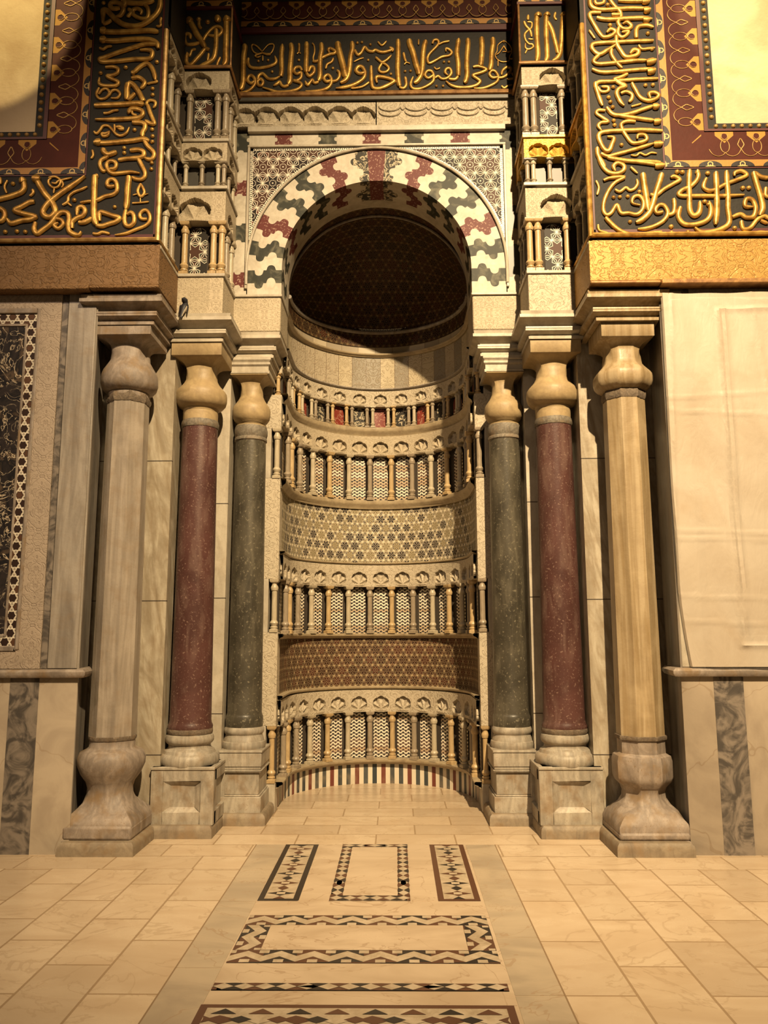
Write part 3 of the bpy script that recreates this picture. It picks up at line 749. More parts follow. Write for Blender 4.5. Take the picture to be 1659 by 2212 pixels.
def lintel(mb, mapper, s0, s1, z0, z1, shells, off, D=.05, step=.0048, mi=0):
    ns = max(4, int((s1-s0)/step)); nz = max(4, int((z1-z0)/step)); P = []; UV = []
    for i in range(ns+1):
        s = s0+(s1-s0)*i/ns; row = [mapper(s, z0, off-.10)]; uv = [(s, z0-.1)]
        for k in range(nz+1):
            z = z0+(z1-z0)*k/nz; d = 0
            for sc, hz, r0 in shells:
                if abs(s-sc) < r0*1.1 and z < hz+r0*1.1: d += shell(s-sc, z-hz, r0, D)
            row.append(mapper(s, z, off+d)); uv.append((s, z))
        row.append(mapper(s, z1, off-.10)); uv.append((s, z1+.1))
        P.append(row); UV.append(uv)
    mb.grid(P, UV, mi, True)
_cm = {}
def colonette_mesh(h, r, mat):
    k = (round(h, 3), round(r, 4), mat.name)
    if k in _cm: return _cm[k]
    mb = MB(); q = .030+r*.2
    pr = [(r*1.45, 0, 's'), (r*1.45, .055*h, 's'), (r*1.25, .060*h, 's'), (r*1.1, .075*h), (r*1.35, .085*h), (r*1.35, .105*h), (r*.95, .12*h), (r*1.25, .145*h), (r*1.5, .175*h), (r*1.3, .205*h), (r*.98, .225*h), (r*1.0, .24*h),
          (r*.95, .78*h), (r*1.22, .79*h), (r*1.22, .80*h), (r*1.42, .83*h), (r*1.3, .86*h), (r*.95, .895*h), (r*.95, .925*h), (r*1.05, .935*h), (r*1.3, .94*h, 's'), (r*1.6, .965*h, 's'), (r*1.6, h, 's')]
    lathe(mb, 0, 0, pr, 24)
    o = mb.build('colonette', mat); me = o.data; bpy.data.objects.remove(o); _cm[k] = me; return me
CMATS = [AMBER, GREYC, CREAMC, AMBER, CREAMC, GREYC]
def add_colonette(parent, x, y, z, h, r, i, rz=0):
    o = bpy.data.objects.new('colonette', colonette_mesh(h, r, CMATS[i % 6])); COL.objects.link(o)
    o.parent = parent; o.location = Vector((x, y, z))-world_loc(parent); o.rotation_euler = (0, 0, rz); return o

# ------------------------------------------------------------------ structure: floor, added backing behind
mb = MB(); mb.face([(-6, -9, 0), (6, -9, 0), (6, 3.4, 0), (-6, 3.4, 0)]); tag(mb.build('floor', FLOOR), 'pale rectangular marble floor tiles', kind='structure')
mb = MB(); mb.box(-6, 6, 3.25, 3.4, -.02, 9.2); tag(mb.build('wall_back', DARKGAP), kind='structure')  # unseen backing, added to keep light from leaking in behind the niche

# side walls, dado, string course, plaster
def side_wall(sx, nm):
    w = MB(); Y = .06; E0 = 2.235 if sx < 0 else 2.288
    w.face([(E0, Y, 0), (6, Y, 0), (6, Y, 1.27), (E0, Y, 1.27)], None, 0)
    w.face([(2.50, Y+.003, 1.27), (6, Y+.003, 1.27), (6, Y+.003, 4.36), (2.50, Y+.003, 4.36)], None, 1)
    w.face([(E0, Y, 1.27), (2.50, Y, 1.27), (2.50, Y, 4.36), (E0, Y, 4.36)], None, 2)
    w.grid([[(E0, Y, 0), (E0, Y, 4.36)], [(E0+.03, .16, 0), (E0+.03, .16, 4.36)], [(2.37, .62, 0), (2.37, .62, 4.36)], [(2.38, 1.1, 0), (2.38, 1.1, 4.36)]], None, 2, False)
    root = tag(flip(w, sx).build('wall_'+nm, [DADOW, MARB_P, MARB_G]), kind='structure')
    q = MB(); q.box(2.525, 2.745, Y-.003, Y+.02, .0, 1.268); flip(q, sx).build('stripe', GREYSTRIPE, root)
    q = MB(); q.box(3.10, 3.32, Y-.003, Y+.02, .0, 1.268); flip(q, sx).build('stripe', GREYSTRIPE, root)
    q = MB(); sweep(q, [(E0+.06, .5), (E0-.012, Y), (6, Y)], [(-.02, 1.262), (.035, 1.268), (.05, 1.29), (.05, 1.31), (.03, 1.328), (-.02, 1.334)])
    flip(q, sx).build('string_course', MARB_P, root)
    # slabs behind the columns, stepping back
    q = MB(); q.box(1.745, 2.42, .60, 1.2, 0, 4.2); q2 = MB(); q2.box(1.35, 1.75, 1.04, 1.5, 0, 4.2)
    flip(q, sx).build('marble_slab', MARB_V, root); flip(q2, sx).build('marble_slab', MARB, root)
    for (xa, xb, yy, zs) in ((1.745, 2.38, .60, (.62, 1.86, 3.05)), (1.35, 1.745, 1.04, (.9, 1.9, 2.75))):
        for z in zs:
            j = MB(); j.box(xa-.002, xb, yy-.002, yy+.02, z, z+.006); flip(j, sx).build('slab_joint', DARKGAP, root)
    # boxes added to block light leaks (hidden behind the ornament)
    q = MB(); q.box(1.32, 6, 1.03, 1.2, 4.33, 9.0); q.box(-.01, 1.40, 1.03, 1.2, 6.30, 9.0); q.box(.96, 1.42, 1.03, 1.28, 4.71, 6.32)
    flip(q, sx).build('masonry_core', DARKGAP, root)
    return root
WALLS = {sx: side_wall(sx, nm) for sx, nm in ((-1, 'left'), (1, 'right'))}
for sx, nm in ((-1, 'left'), (1, 'right')):
    q = MB(); q.box(2.80, 6, -.03, .1, 5.70, 9.0)
    tag(flip(q, sx).build('trim_1' if sx < 0 else 'trim_2', PLAST), kind='structure')
    q = MB(); sweep(q, [(.937, 1.42), (.937, .91), (1.29, .91), (1.29, .50), (1.742, .50), (1.742, .0), (2.30, .0), (2.30, .2)],
                    [(0, -.01), (0, .055), (-.006, .078), (-.022, .094), (-.045, .098), (-.14, .098)], 0, True)
    flip(q, sx)
    tag(q.build('baseboard_'+nm, KERB_M), kind='structure')

# ------------------------------------------------------------------ floor inlay in front of the niche
def inlay():
    t = thing('inlaid_floor_carpet', 'long marble floor panel inlaid with black and brown geometric borders, leading into the niche', 'floor inlay', (0, -1, 0))
    m = MB(); T = .004
    m.box(-.905, .905, -3.4, .335, -.02, .002, 0)
    for sx in (-1, 1):
        ys = [.335, -.30, -.84, -1.50, -2.17, -2.8, -3.4] if sx > 0 else [.335, -.33, -.95, -1.89, -2.75, -3.4]
        for a, b in zip(ys[1:], ys[:-1]): m.box(sx*.685, sx*.902, a+.004, b-.004, 0, T, 1)
        m.box(sx*.902, sx*.91, -3.4, .335, 0, T+.0002, 2)
    m.box(-.68, .68, -1.176, -.95, 0, T, 0); m.box(-.68, .68, -2.052, -1.835, 0, T, 0); m.box(-.68, .68, -2.262, -2.135, 0, T, 0)
    for x0, x1 in ((-.435, -.25), (.25, .405)): m.box(x0, x1, -.93, .33, 0, T, 0)
    m.build('slab', [FL_W, FL_G, JOINT], t)
    def P(m, pts, mi, z=.0062): m.face([(x, y, z) for x, y in pts], [(x, y) for x, y in pts], mi)
    def rect(m, x0, x1, y0, y1, mi, z): P(m, [(x0, y0), (x1, y0), (x1, y1), (x0, y1)], mi, z)
    def diamonds(m, x0, y0, L, wd, n, ax, z):
        for k in range(n):
            a = k*L/n; c = a+L/n/2; b = a+L/n
            for pts, mi in (([(a, wd/2), (c, wd*.93), (b, wd/2), (c, wd*.07)], 2), ([(a, 0), (c, wd*.05), (a, wd/2-.003)], 0 if k % 2 else 1), ([(a, wd), (a, wd/2+.003), (c, wd*.95)], 0 if k % 2 else 1),
                            ([(b, 0), (b, wd/2-.003), (c, wd*.05)], 1 if k % 2 else 0), ([(b, wd), (c, wd*.95), (b, wd/2+.003)], 1 if k % 2 else 0)):
                q = [(x0+u, y0+v) if ax == 'x' else (x0+v, y0+u) for u, v in pts]; P(m, q, mi, z if mi == 2 else z-.0004)
    MI = [FL_K, FL_B, FL_C, FL_W]
    # centre panel
    m = MB(); rect(m, -.247, .243, -.93, .333, 3, .0045); rect(m, -.168, .162, -.84, .255, 3, .006)
    diamonds(m, -.247, .257, .49, .076, 5, 'x', .0068); diamonds(m, -.247, -.93, .49, .088, 6, 'x', .0068)
    diamonds(m, -.247, -.84, 1.095, .078, 11, 'y', .0068); diamonds(m, .165, -.84, 1.095, .078, 11, 'y', .0068)
    tag(m.build('diamond_bordered_panel', MI, t), 'plain marble rectangle framed by pale diamonds')
    # flanking star panels
    for x0, x1, fr, nm in ((-.68, -.43, 0, 'black-framed strip of four-pointed stars'), (.41, .665, 1, 'brown-framed strip of four-pointed stars')):
        m = MB(); rect(m, x0, x1, -.93, .333, fr, .0045); rect(m, x0+.036, x1-.036, -.90, .305, 2, .0055); cx = (x0+x1)/2; n = 6; hh = 1.205/n
        for k in range(n):
            cy = -.90+hh*(k+.5); mi = k % 2 if fr == 0 else (1-k % 2); a = .088; b = hh*.5
            P(m, [(cx-a, cy), (cx-.03, cy-.022), (cx, cy-.05), (cx+.03, cy-.022), (cx+a, cy), (cx+.03, cy+.022), (cx, cy+.05), (cx-.03, cy+.022)], mi, .0064)
            P(m, [(cx-.036, cy+b), (cx, cy+b-.045), (cx+.036, cy+b), (cx, cy+b+.045 if k < n-1 else cy+b)], 1-mi, .0062)
            if k == 0: P(m, [(cx-.036, cy-b), (cx+.036, cy-b), (cx, cy-b+.045)], 1-mi, .0062)
            rect(m, cx-.026, cx+.026, cy-.02, cy+.02, 2, .0068)
        tag(m.build('star_strip', MI, t), nm)
    # zigzag frame
    m = MB(); rect(m, -.675, .665, -1.83, -1.18, 3, .0045)
    def zig(x0, y0, L, wd, n, ax):
        for k in range(n):
            a = k*L/n; c = a+L/n/2; b = a+L/n; e = wd*.30; kk = k % 3
            for pts, mi, z in (([(a, 0), (b, 0), (b, wd), (a, wd)], 1 if kk else 0, .0052), ([(a, 0), (a+L/n*.25, 0), (c, wd-e), (b-L/n*.25, 0), (b, 0), (b, e*.2), (c, wd), (a, e*.2)], 2, .0058)):
                pass
            q = [([(a, 0), (b, 0), (b, wd), (a, wd)], 0 if k % 2 else 1, .0052)]
            g = L/n
            th = wd*.44; q.append(([(a, .012), (c, wd-th-.012), (c, wd-.012), (a, th+.012)], 2, .0058)); q.append(([(b, .012), (b, th+.012), (c, wd-.012), (c, wd-th-.012)], 2, .0058))
            q.append(([(c-g*.15, .004), (c+g*.15, .004), (c+g*.15, wd*.26), (c-g*.15, wd*.26)], 2, .0056))
            q.append(([(a, wd*.74), (a+g*.15, wd*.74), (a+g*.15, wd-.004), (a, wd-.004)], 2, .0056)); q.append(([(b-g*.15, wd*.74), (b, wd*.74), (b, wd-.004), (b-g*.15, wd-.004)], 2, .0056))
            q.append(([(c, .0), (c+g*.5, 0), (c+g*.5, .01), (c, .01)], 1 if k % 2 else 0, .0054))
            for pts, mi, z in q:
                P(m, [(x0+u, y0+v) if ax == 'x' else (x0+v, y0+u) for u, v in pts], mi, z)
    zig(-.675, -1.335, 1.34, .155, 8, 'x'); zig(-.675, -1.83, 1.34, .155, 8, 'x'); zig(-.675, -1.675, .34, .145, 2, 'y'); zig(.52, -1.675, .34, .145, 2, 'y')
    rect(m, -.532, .522, -1.676, -1.334, 3, .0064)
    tag(m.build('zigzag_frame', MI, t), 'wide rectangle framed by a cream zigzag on black and brown')
    m = MB(); rect(m, -.68, .665, -2.128, -2.055, 0, .0045); diamonds(m, -.68, -2.128, 1.345, .073, 14, 'x', .0068); m.build('diamond_strip', MI, t)
    m = MB(); rect(m, -.69, .665, -2.295, -2.265, 1, .0046); rect(m, -.69, -.655, -3.4, -2.295, 1, .0046); rect(m, .63, .665, -3.4, -2.295, 1, .0046); rect(m, -.655, .63, -3.4, -2.295, 2, .0045)
    n = 8; g = 1.285/n
    for k in range(n+1):
        c = -.655+k*g
        if k < n: P(m, [(c+g*.5-.05, -2.30), (c+g*.5+.05, -2.30), (c+g*.5, -2.345)][::-1] if False else [(c+g*.5-.055, -2.352), (c+g*.5+.055, -2.352), (c+g*.5, -2.305)], k % 2, .0062)
        if k < n: P(m, [(c+.012, -2.40), (c+g*.5-.012, -2.365), (c+g-.012, -2.40), (c+g*.5, -2.44)], 2 if k % 2 else 1-k % 2, .0062)
        for dx in (0,): P(m, [(max(-.65, c-.05), -2.40), (c, -2.37), (min(.62, c+.05), -2.40), (c, -2.43)], (k+1) % 2, .0064)
    m.build('triangle_band', MI, t)
inlay()

# ------------------------------------------------------------------ the niche wall: bands from the floor up
def niche_ring(name, label, cat, prof, mat, s1=SMAX, ns=96):
    mb = MB(); band(mb, nmap, -s1, s1, prof, ns); return tag(mb.build(name, mat), label, cat)
niche_ring('striped_dado', 'low curved dado of upright white, grey and red marble strips in the niche', 'dado', [(0, 0), (0, .205)], DADO)
def sill_prof(z0, z1, o): h = z1-z0; return [(-.03, z0), (o*.35, z0), (o*.5, z0+h*.25), (o*.9, z0+h*.45), (o, z0+h*.65), (o, z0+h*.9), (o*.85, z1), (-.03, z1)]
BAY = .251
def arcade(name, label, z0, zt, zl, panelmat, r, hz, sr, pair=False, sill=None, lmat=CARV, D=.030):
    t = thing(name, label, 'arcade', (0, 2.7, z0), 'colonette arcades round the niche wall'); h = zt-z0
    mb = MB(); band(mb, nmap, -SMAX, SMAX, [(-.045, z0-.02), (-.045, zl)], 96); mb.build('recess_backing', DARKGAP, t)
    if sill: mb = MB(); band(mb, nmap, -SMAX, SMAX, sill_prof(sill[0], sill[1], sill[2]), 96); mb.build('sill', SILLM, t)
    for k in range(-7, 8):
        mb = MB(); c = k*BAY; hw = .082; n = 10; P = []; UV = []
        top = zt-.005-hw*.9
        for i in range(n+1):
            d = -hw+2*hw*i/n; zz = top+hw*.9*sqrt(max(0, 1-(d/hw)**2))
            P.append([nmap(c+d, z0, -.03), nmap(c+d, zz, -.03)]); UV.append([(c+d, z0), (c+d, zz)])
        mb.grid(P, UV, 0, True)
        pm = panelmat(k) if callable(panelmat) else panelmat
        mb.build('arched_panel', pm, t)
    for k in range(-7, 7):
        s = (k+.5)*BAY
        for j, ds in enumerate((-.034, .034) if pair else (0,)):
            x, y = nich(s+ds, .035); add_colonette(t, x, y, z0, h, r, k*3+j+abs(k)*2+(2 if pair else 0), -s/NR if abs(s) < 1.476 else 0)
    mb = MB(); lintel(mb, nmap, -SMAX, SMAX, zt, zl, [(k*BAY, hz, sr) for k in range(-7, 8)], .045, D); mb.build('shell_lintel', lmat, t)
    return t
A1 = arcade('lower_arcade', 'lowest curved arcade in the niche, single colonettes before zigzag mosaic panels, above the striped dado', .262, .752, .982, CHEV, .0275, .785, .130, False, (.205, .262, .075))
A2 = arcade('middle_arcade', 'curved arcade of single colonettes between the reddish and the pale mosaic bands', 1.587, 2.094, 2.332, CHEV, .0265, 2.127, .130, False, (1.537, 1.587, .06))
A3 = arcade('tall_arcade', 'curved arcade of single colonettes before zigzag panels, directly above the pale mosaic band', 3.062, 3.574, 3.80, CHEV, .0265, 3.604, .132, False, (2.966, 3.062, .06), CARV_S)
def p4(k): return REDSLAB if k % 2 == 0 else BRECC
arcade('small_paired_arcade', 'topmost small arcade in the niche with paired colonettes before red and black-white stone panels', 3.904, 4.149, 4.33, p4, .019, 4.180, .112, True, (3.80, 3.904, .065))
tag(A1, group='colonette arcades round the niche wall')
niche_ring('reddish_mosaic_band', 'curved band of dark reddish star mosaic above the lowest arcade', 'mosaic band', [(.0, 1.02), (.0, 1.54)], STAR_RED)
niche_ring('pale_mosaic_band', 'tall curved band of pale star mosaic between the two middle arcades', 'mosaic band', [(.0, 2.355), (.0, 2.97)], STAR_PALE)
niche_ring('rounded_moulding', 'rounded stone moulding under the reddish mosaic band', 'moulding', sill_prof(.98, 1.024, .06), SILLM)
niche_ring('rounded_moulding', 'rounded stone moulding under the pale mosaic band', 'moulding', sill_prof(2.33, 2.361, .06), SILLM)
niche_ring('rounded_moulding', 'dark rounded moulding under the row of carved upright slabs', 'moulding', sill_prof(4.325, 4.362, .07), MARB_G)
niche_ring('carved_slab_band', 'curved row of upright carved slabs in mixed greys and creams high in the niche', 'carved band', [(.0, 4.36), (.0, 4.752)], SLABROW)
niche_ring('rounded_moulding', 'thin moulding above the row of carved upright slabs', 'moulding', sill_prof(4.748, 4.787, .05), SILLM)
niche_ring('plain_block_course', 'narrow curved course of plain stone blocks just under the dark mosaic frieze', 'stone course', [(.0, 4.785), (.0, 4.873)], PLAINROW)
niche_ring('dark_mosaic_frieze', 'narrow dark mosaic frieze running round under the half dome', 'mosaic band', [(.01, 4.87), (.01, 5.03)], STAR_DOME)

# jambs with corner colonettes
TIERS = [(.255, .755), (1.60, 2.092), (3.055, 3.545), (3.88, 4.10)]
for sx, nm in ((-1, 'left'), (1, 'right')):
    t = thing('carved_jamb', 'tall carved %s jamb of the niche with a small colonette at each arcade level, beside the %s green column' % (nm, nm), 'jamb', (sx*1.1, 1.44, 0))
    m = MB(); zc = 0
    for a, b in TIERS+[(4.36, 4.36)]:
        m.box(.932, 1.36, 1.40, 1.56, zc, a, 0 if zc else 1); 
        if b > a: m.box(1.025, 1.36, 1.40, 1.56, a, b, 1)
        zc = b
    flip(m, sx).build('carved_slab', [CARV, MARB], t, .004)
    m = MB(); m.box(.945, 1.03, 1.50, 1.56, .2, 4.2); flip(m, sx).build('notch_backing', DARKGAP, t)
    for i, (a, b) in enumerate(TIERS): add_colonette(t, sx*.972, 1.43, a, b-a, .026 if i < 3 else .019, i*2+(sx > 0)*3)

# half dome and its rims
ZD, RX, RZ, YD = 5.05, .955, .885, 1.76
mb = MB(); P = []; UV = []
for i in range(41):
    a = -pi/2+pi*i/40; row = []; uv = []
    for k in range(25):
        e = pi/2*k/24*.9995; x, y, z = RX*cos(e)*sin(a), YD+1.03*cos(e)*cos(a), ZD+RZ*sin(e)
        row.append((x, y, z)); uv.append((math.asin(max(-1, min(1, x/RX)))*RX, atan2(z-ZD, max(1e-6, y-YD))*.95))
    P.append(row); UV.append(uv)
mb.grid(P, UV, 0, True); t = tag(mb.build('mosaic_half_dome', STAR_DOME), 'dark half dome of the niche covered in fine gold star mosaic lines', 'half dome')
def curveB(a): return (RX*sin(a), ZD+RZ*cos(a))
mb = MB(); mb.tube([(curveB(a)[0]*.985, YD-.02, curveB(a)[1]-.01) for a in [-pi/2+pi*i/60 for i in range(61)]], .016)
mb.tube([nmap(s, 5.045, .018) for s in [-(NR*pi/2+.1)+(NR*pi+.2)*i/80 for i in range(81)]], .022)
mb.build('rim_moulding', MARB_G, t)
mb = MB(); band(mb, nmap, -NR*pi/2-.08, NR*pi/2+.08, [(.003, 5.066), (.003, 5.09)], 80)
for r in (0,):
    mb2 = MB(); P = []; UV = []
    for i in range(81):
        s = -NR*pi/2-.08+(NR*pi+.16)*i/80; P.append([nmap(s, 5.066, .012), nmap(s, 5.092, .014)]); UV.append([(s, -.012), (s, .012)])
    mb2.grid(P, UV); mb2.build('chain_border', CHAIN, t)
# recessed dark vault ring between the arch and the dome, with its stone step
ZC, RI, RO = 4.955, .885, 1.205
def arcp(deg, r):
    a = radians(deg)
    if abs(deg) <= 90: return (r*sin(a), ZC+r*cos(a))
    return (r*(1 if deg > 0 else -1), ZC-1.05*radians(abs(deg)-90))
mb = MB(); N = 80; P = []; Q = []; UV = []
for i in range(N+1):
    a = -pi/2+pi*i/N; x, z = curveB(a); P.append([(x, 1.43, z), (x, YD, z)]); UV.append([(a*.95, 0), (a*.95, .33)])
    d = math.degrees(a)*104.4/90; ix, iz = arcp(d, RI); Q.append([(ix, 1.42, iz), (x*1.004 if abs(a) < 1.57 else x*1.004, 1.42, z if abs(a) < 1.5 else iz)])
mb.grid(P, UV, 0); mb.grid(Q, None, 1)
tag(mb.build('vault_ring', [STAR_DOME, MARB_G]), 'dark mosaic ring of vault between the striped arch and the half dome', 'vault ring')

# ------------------------------------------------------------------ the striped arch
BW, BB, BR, BK = 0, 1, 2, 3     # white, black, red, breccia
HALF = [(4.2, BR), (10, BK), (19, BW), (26.5, BR), (33.5, BW), (40.5, BB), (47.5, BW), (54.5, BB), (62.5, BW), (70, BR), (76, BW), (83, BB), (90.5, BW), (97.5, BB), (104.46, BW)]
T = [0, .17, .185, .20, .225, .265, .31, .355, .395, .42, .435, .45, .53, .545, .56, .585, .625, .67, .715, .755, .78, .795, 1]
DL = [0, 0, .30, .60, .82, .96, 1, .96, .82, .60, .30, 0, 0, -.30, -.60, -.82, -.96, -1, -.96, -.82, -.60, 0, 0]
edges = [-b for b, c in HALF[::-1]]+[b for b, c in HALF]
cols = [c for b, c in HALF[:0:-1]]+[HALF[0][1]]+[c for b, c in HALF[1:]]
arch = thing('striped_niche_arch', 'round niche arch of interlocking white, black and red marble voussoirs', 'arch', (0, 1.1, 4.7))
def joint(e, t, d, amp):
    if abs(e) > 104 or abs(e) < 5: return e
    return e+(d*amp*(1 if e < 0 else -1))
fr = MB(); so = MB()
for j in range(len(edges)-1):
    A, B, c = edges[j], edges[j+1], cols[j]
    P = []; S = []
    for t, d in zip(T, DL):
        row = []; sr = []
        for q in range(5):
            a = joint(A, t, d, 2.9)*(1-q/4)+joint(B, t, d, 2.9)*q/4
            x, z = arcp(a, RI+(RO-RI)*t); row.append((x, .95, z))
            a = joint(A, t, d, 3.3)*(1-q/4)+joint(B, t, d, 3.3)*q/4
            x, z = arcp(a, RI); sr.append((x, .95+.34*t, z))
        P.append(row); S.append(sr)
    fr.grid(P, None, c, True); so.grid(S, None, c, True)
VM = [WHITEM, BLACKM, REDM, BRECC]
fr.build('voussoir_face', VM, arch); so.build('striped_soffit', VM, arch)
mb = MB(); mb.grid([[(*arcp(d, RI), 0)[:1]+(y,)+(arcp(d, RI)[1],) for y in (1.29, 1.43)] for d in [-104.4+208.8*i/90 for i in range(91)]], None, 0)
mb.build('plain_soffit_ring', MARB, arch)
mb = MB(); pts = [(arcp(-112+224*i/100, RO+.010)[0], .935, arcp(-112+224*i/100, RO+.010)[1] if abs(-112+224*i/100) < 100 else 4.76+.0*i) for i in range(6, 95)]
mb.tube(pts, .014); mb.build('edge_moulding', MARB, arch)

# square frame round the arch: spandrels, joggled border, mouldings, shell frieze
for sx, nm in ((-1, 'left'), (1, 'right')):
    P = []; UV = []
    for i in range(61):
        x = 1.203*i/60; zb = ZC+sqrt(1.216**2-x*x); P.append([(x, .955, zb), (x, .955, 6.19)]); UV.append([(x+.07, zb), (x+.07, 6.19)])
    mb = MB(); mb.grid(P, UV, 0); t = tag(flip(mb, sx).build('mosaic_spandrel', STAR_SPAN), '%s spandrel above the arch filled with white star strapwork mosaic' % nm, 'spandrel')
    mb = MB(); arcs = [(r*sin(a), ZC+r*cos(a), a*1.24) for r in (1.232,) for a in [.0+1.36*i/60 for i in range(61)]]
    mb.grid([[(sin(a)*(1.238+o), .9515, ZC+cos(a)*(1.238+o)) for o in (-.013, .013)] for x, z, a in [(q[0], q[1], q[2]/1.24) for q in arcs if sin(q[2]/1.24)*1.26 < 1.2]], [[(q[2], -.013), (q[2], .013)] for q in arcs if sin(q[2]/1.24)*1.26 < 1.2])
    mb.face([(.05, .951, 6.160), (1.203, .951, 6.160), (1.203, .951, 6.187), (.05, .951, 6.187)], [(0, -.0135), (1.15, -.0135), (1.15, .0135), (0, .0135)])
    mb.face([(1.177, .951, 5.25), (1.203, .951, 5.25), (1.203, .951, 6.187), (1.177, .951, 6.187)], [(0, -.013), (0, .013), (.94, .013), (.94, -.013)])
    flip(mb, sx).build('chain_border', CHAIN, t)
mb = MB(); mb.box(-1.232, 1.232, .93, .98, 6.19, 6.212); mb.box(-1.232, 1.232, .915, .98, 6.34, 6.395)
for sx in (-1, 1): mb.box(sx*1.206, sx*1.23, .93, .98, 4.76, 6.19)
tag(mb.build('frame_moulding', MARB, bevel=.004), 'thin pale stone moulding squared round the mosaic spandrels and arch', 'moulding')
def joggled():
    m = MB(); Y = .955
    sc = 1/(2.5136*225.5); zt0, zt1 = 6.214, 6.345; zm = (zt0+zt1)/2
    bx = [(18-797)*sc-.002, (105-797)*sc, (245-797)*sc, (340-797)*sc, (482-797)*sc, (582-797)*sc, (722-797)*sc, (822-797)*sc, (950-797)*sc, (1055-797)*sc, (1200-797)*sc, (1305-797)*sc, (1465-797)*sc, (1560-797)*sc]
    cs = [1, 0, 2, 0, 1, 0, 2, 0, 1, 0, 2, 0, 1]
    kn = [(-.5, 0), (-.165, 0), (-.16, .45), (-.13, .78), (-.08, .98), (0, 1.05), (.08, .98), (.13, .78), (.16, .45), (.165, 0), (.5, 0)]
    H = zt1-zt0
    def edge(i, x): 
        if i in (0, len(bx)-1): d = 0
        else: d = (1 if cs[i-1] == 0 else -1)
        return [(x+.024*k*d, zm+v*H) for v, k in kn]
    for i in range(len(cs)):
        a = edge(i, bx[i]); b = edge(i+1, bx[i+1]); m.grid([[(p[0], Y, p[1]) for p in a], [(p[0], Y, p[1]) for p in b]], None, cs[i], False)
    for sx in (-1, 1):
        zs = [6.214, 5.99, 5.71, 5.555, 5.32, 5.165, 4.86, 4.80, 4.70] if sx > 0 else [6.15, 5.86, 5.70, 5.42, 5.23, 4.93, 4.78, 4.70]
        cc = ([0, 4, 4, 3, 4, 3, 0, 0] if sx > 0 else [0, 2, 0, 1, 0, 2, 0]); zs = [6.214]+zs if sx < 0 else zs
        if sx < 0: cc = [1]+cc
        else: zs = [6.214, 6.15]+zs[1:]; cc = [1]+cc
        xa, xb = sx*1.23, sx*1.40; xm = sx*1.30; Wd = abs(xb-xa)
        def ed(k, z):
            if k in (0, len(zs)-1): d = 0
            else: d = (1 if cc[k-1] not in (0,) else -1)
            return [(xm+v*Wd, z+.022*q*d) for v, q in kn]
        for k in range(len(cc)):
            a = ed(k, zs[k]); b = ed(k+1, zs[k+1]); m.grid([[(p[0], Y, p[1]) for p in a], [(p[0], Y, p[1]) for p in b]], None, cc[k], False)
    return tag(m.build('joggled_border', [WHITEM, BLACKM, REDM, SLATE, TANM]), 'square border of knob-jointed white, black and red stone pieces outside the spandrels', 'border')
joggled()
# shell frieze above
t = thing('shell_frieze', 'long white carved marble frieze of shells under the central gilded inscription', 'frieze', (0, .95, 6.40))
m = MB(); fm = lambda s, z, o: (s, .93-o, z)
sh = [(-1.265, 6.435, .165), (-1.06, 6.435, .175), (-.825, 6.435, .175), (-.59, 6.435, .175), (-.355, 6.435, .175), (-.125, 6.435, .165)]
lintel(m, fm, -1.36, -.005, 6.40, 6.648, sh, 0, .022, .006); lintel(m, fm, .005, 1.36, 6.40, 6.665, [], 0, .02, .03)
m.build('carved_slab', CARV, t)
m = MB()
for k in range(5):
    cx = .13+.25*k
    for r, zz in ((.10, 6.60), (.10, 6.545)): m.tube([(cx+r*cos(a), .925, zz-abs(r)*.5*sin(a)) for a in [pi*i/14 for i in range(15)]], .010, 6)
    m.tube([(cx+.125+.02*cos(a), .925, 6.62-.06*abs(sin(a*1.0))) for a in [pi*i/8 for i in range(9)]], .009, 6)
m.build('swag_carving', CARV, t)

# ------------------------------------------------------------------ lettering and painted bands
def lettering(parent, key, name='gilded_lettering'):
    Y, txt = CALLIG[key]; m = MB()
    for ln in txt.strip().split('\n'):
        w, ps = ln.split(':'); pts = [tuple(float(q)/1000 for q in p.split(',')) for p in ps.split()]
        if w[0] == 'd':
            for x, z in pts: bead(m, x, Y+.004, z, float(w[1:])/1000*.9)
        else: stroke(m, pts, float(w)/1000*1.14, Y+.002, float(w)/1000*.40)
    return m.build(name, GILT, parent, ang=60)
def scroll_mat():
    m = Mat('red_scroll_frieze_paint'); u, v = m.uv(); P = .26
    g = ((u/P+.5).fr()-.5).abs()*P
    gold = (v-g*3.4).gt(.60)*g.lt(.082); circ = (g*g*14+(v-.82)*(v-.82)*1.0).sq().lt(.105)
    lob = (g.gt(.060)*v.lt(.80)).mx(g.gt(.075))
    c = m.mix(gold*(1-circ)*(1-lob), m.mix(m.noise(8, 4), (.045, .009, .005), (.085, .018, .010)), (.40, .21, .045))
    return m.out(c, .6, .0, m.noise(28, 4), .3, .004, .15)
SCROLL = scroll_mat()
def scroll_lines(m, f, u0, u1, Y):
    P = .26
    def line(pts, w): stroke(m, [f(*p) for p in pts], w, Y, .004, False)
    k0, k1 = math.ceil(u0/P), math.floor(u1/P)
    for k in range(k0, k1+1):
        c = k*P
        line([(c+.036*sin(a), .48+.22*cos(a)) for a in [2*pi*i/12 for i in range(13)]], .0075)
        line([(c-.004, .69), (c+.024, .78), (c+.022, .88)], .007); line([(c+.004, .69), (c-.024, .78), (c-.022, .88)], .007)
        for s in (-1, 1):
            if u0 < c+s*P*.5 < u1: line([(c, .26), (c+s*.025, .17), (c+s*.065, .14), (c+s*.105, .22), (c+s*.13, .38)], .0075)
        if c+P*.5 < u1: line([(c+P*.5, .38), (c+P*.5+.024, .52), (c+P*.5+.017, .62), (c+P*.5, .74), (c+P*.5-.017, .62), (c+P*.5-.024, .52), (c+P*.5, .38)], .010)
